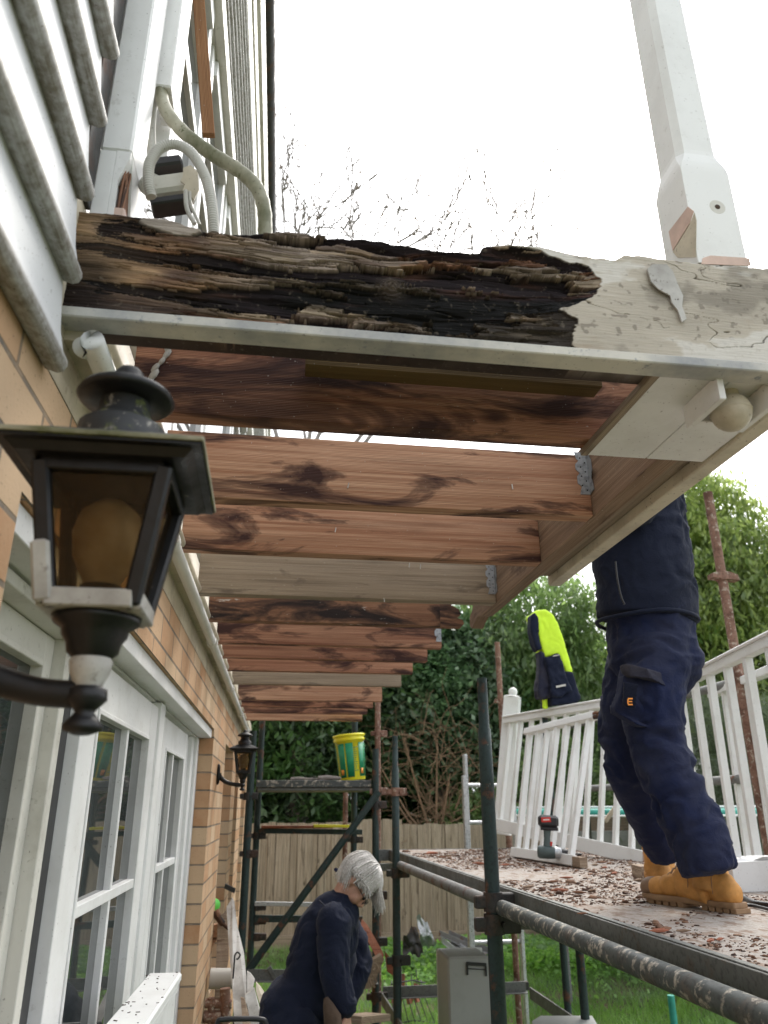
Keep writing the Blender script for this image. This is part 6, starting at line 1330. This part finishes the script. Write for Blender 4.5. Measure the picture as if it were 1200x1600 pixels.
b = MB(); b.tube(smooth_pts([HP(-.082, -.03, -.02), HP(-.080, -.035, .0), HP(-.070, -.075, -.02), HP(0, -.10, -.04)], 5), .009, 8); b.tube(smooth_pts([HP(-.078, .0, -.03), HP(-.075, .02, -.07)], 5), .006, 8); b.build('hair_band', M['navy'], wm)
# jacket
b = MB(); b.tube(smooth_pts([q_(536, 1405), q_(524, 1432), q_(511, 1465), q_(502, 1505), q_(494, 1548), q_(486, 1578)], 4), list(np.interp(np.linspace(0, 5, 21), range(6), [.070, .115, .136, .142, .142, .140])), 24, True, (1.0, 1.08))
b.ball(q_(520, 1442), 1, 20, (.10, .20, .10)); b.tube([q_(538, 1397), q_(535, 1406), q_(533, 1415)], [.056, .066, .085], 20); limb(b, [shN, elN, q_(537, 1572, -.26)], [.076, .066, .054]); limb(b, [shF, elF, q_(530, 1580, .0)], [.074, .062, .050])
b.ball(q_(478, 1560), 1, 18, (.13, .16, .13))
jk2 = organic('jacket', b, .008, M['navy_dark'], wm, 6, folds(51, .011, 7, 10))
b = MB(); b.tube(smooth_pts([q_(499, 1408, -.12), q_(512, 1422, -.21), q_(516, 1440, -.235)], 5), .003, 6); b.build('yoke_seam', M['navy_fade'], jk2)
b = MB(); limb(b, [hip + Vector((.0, 0, .04)), hip + Vector((0, 0, -.03))], [.165, .16])
for sy, fx in ((-1, .02), (1, -.12)):
    h0 = hip + Vector((0, .09 * sy, 0)); kn = Vector((hip.x + .12, h0.y, -1.42)); an = Vector((hip.x + fx, h0.y, GZ + .10)); limb(b, [h0, kn, an], [.12, .09, .085])
organic('trousers', b, .010, M['navy_dark'], wm, 6, folds(61, .015))
for sy, fx in ((-1, .02), (1, -.12)):
    b = MB(); b.ball(Vector((hip.x + fx + .05, hip.y + .09 * sy, GZ + .045)), 1, 16, (.14, .05, .05)); organic('shoe', b, .008, M['black_plain'], wm, 2)
b = MB(); b.tube([q_(509, 1560, -.30), q_(513, 1572, -.31), q_(520, 1590, -.32), q_(524, 1640, -.33)], [.010, .024, .038, .045], 7); b.build('timber_piece', M['soil'], label='dark rotten timber chunk held in the hand of the stooping person', cat='timber piece')

# ---------- hi-vis jacket hung over the standard behind the railing
hv = thing('hivis_jacket', 'lime yellow and navy work jacket draped over a pole behind the white railing', 'jacket', (2.06, 5.66, .55))
def pillow(name, px, Y, th, mat, seed, sm=7, amp=.012, tilt=0.0):
    q = MB(); q.prism([oY(x, y, Y + tilt * (y - 950)) for x, y in px], (0, th, 0)); return organic(name, q, .009, M[mat], hv, sm, folds(seed, amp, 9, 9))
pillow('body', ((832, 960), (840, 954), (853, 953), (864, 960), (872, 975), (882, 1003), (889, 1028), (896, 1051), (886, 1052), (876, 1028), (872, 1022), (852, 1027), (848, 1015), (842, 990), (835, 968)), 5.52, .16, 'lime', 1, 5)
pillow('collar', ((831, 962), (836, 957), (842, 966), (842, 990), (847, 1014), (841, 1017), (835, 1006), (830, 980)), 5.50, .10, 'navy_dark', 2, 4, .006)
pillow('sleeve', ((844, 1018), (850, 1020), (858, 1050), (862, 1092), (845, 1090), (842, 1078), (845, 1045)), 5.50, .11, 'navy_fade', 3, 4)
pillow('sleeve', ((853, 1027), (873, 1022), (880, 1040), (886, 1062), (893, 1080), (880, 1088), (863, 1088), (860, 1060)), 5.46, .11, 'navy_dark', 4, 4)
pillow('lower_panel', ((884, 1050), (896, 1051), (902, 1070), (908, 1092), (900, 1100), (862, 1102), (862, 1086), (884, 1086)), 5.50, .13, 'navy_dark', 5, 4)
pillow('lining_edge', ((848, 1085), (856, 1092), (857, 1108), (849, 1108)), 5.56, .03, 'lime', 6, 2, .003)
b = MB(); b.bar(oY(869, 1074, 5.444), oY(884, 1071, 5.444), .003, .014, (0, 0, 1), .0005); b.bar(oY(864, 1026, 5.446), oY(874, 1024, 5.446), .003, .008, (0, 0, 1), .0005); b.build('jacket_tag', M['conduit'], hv)
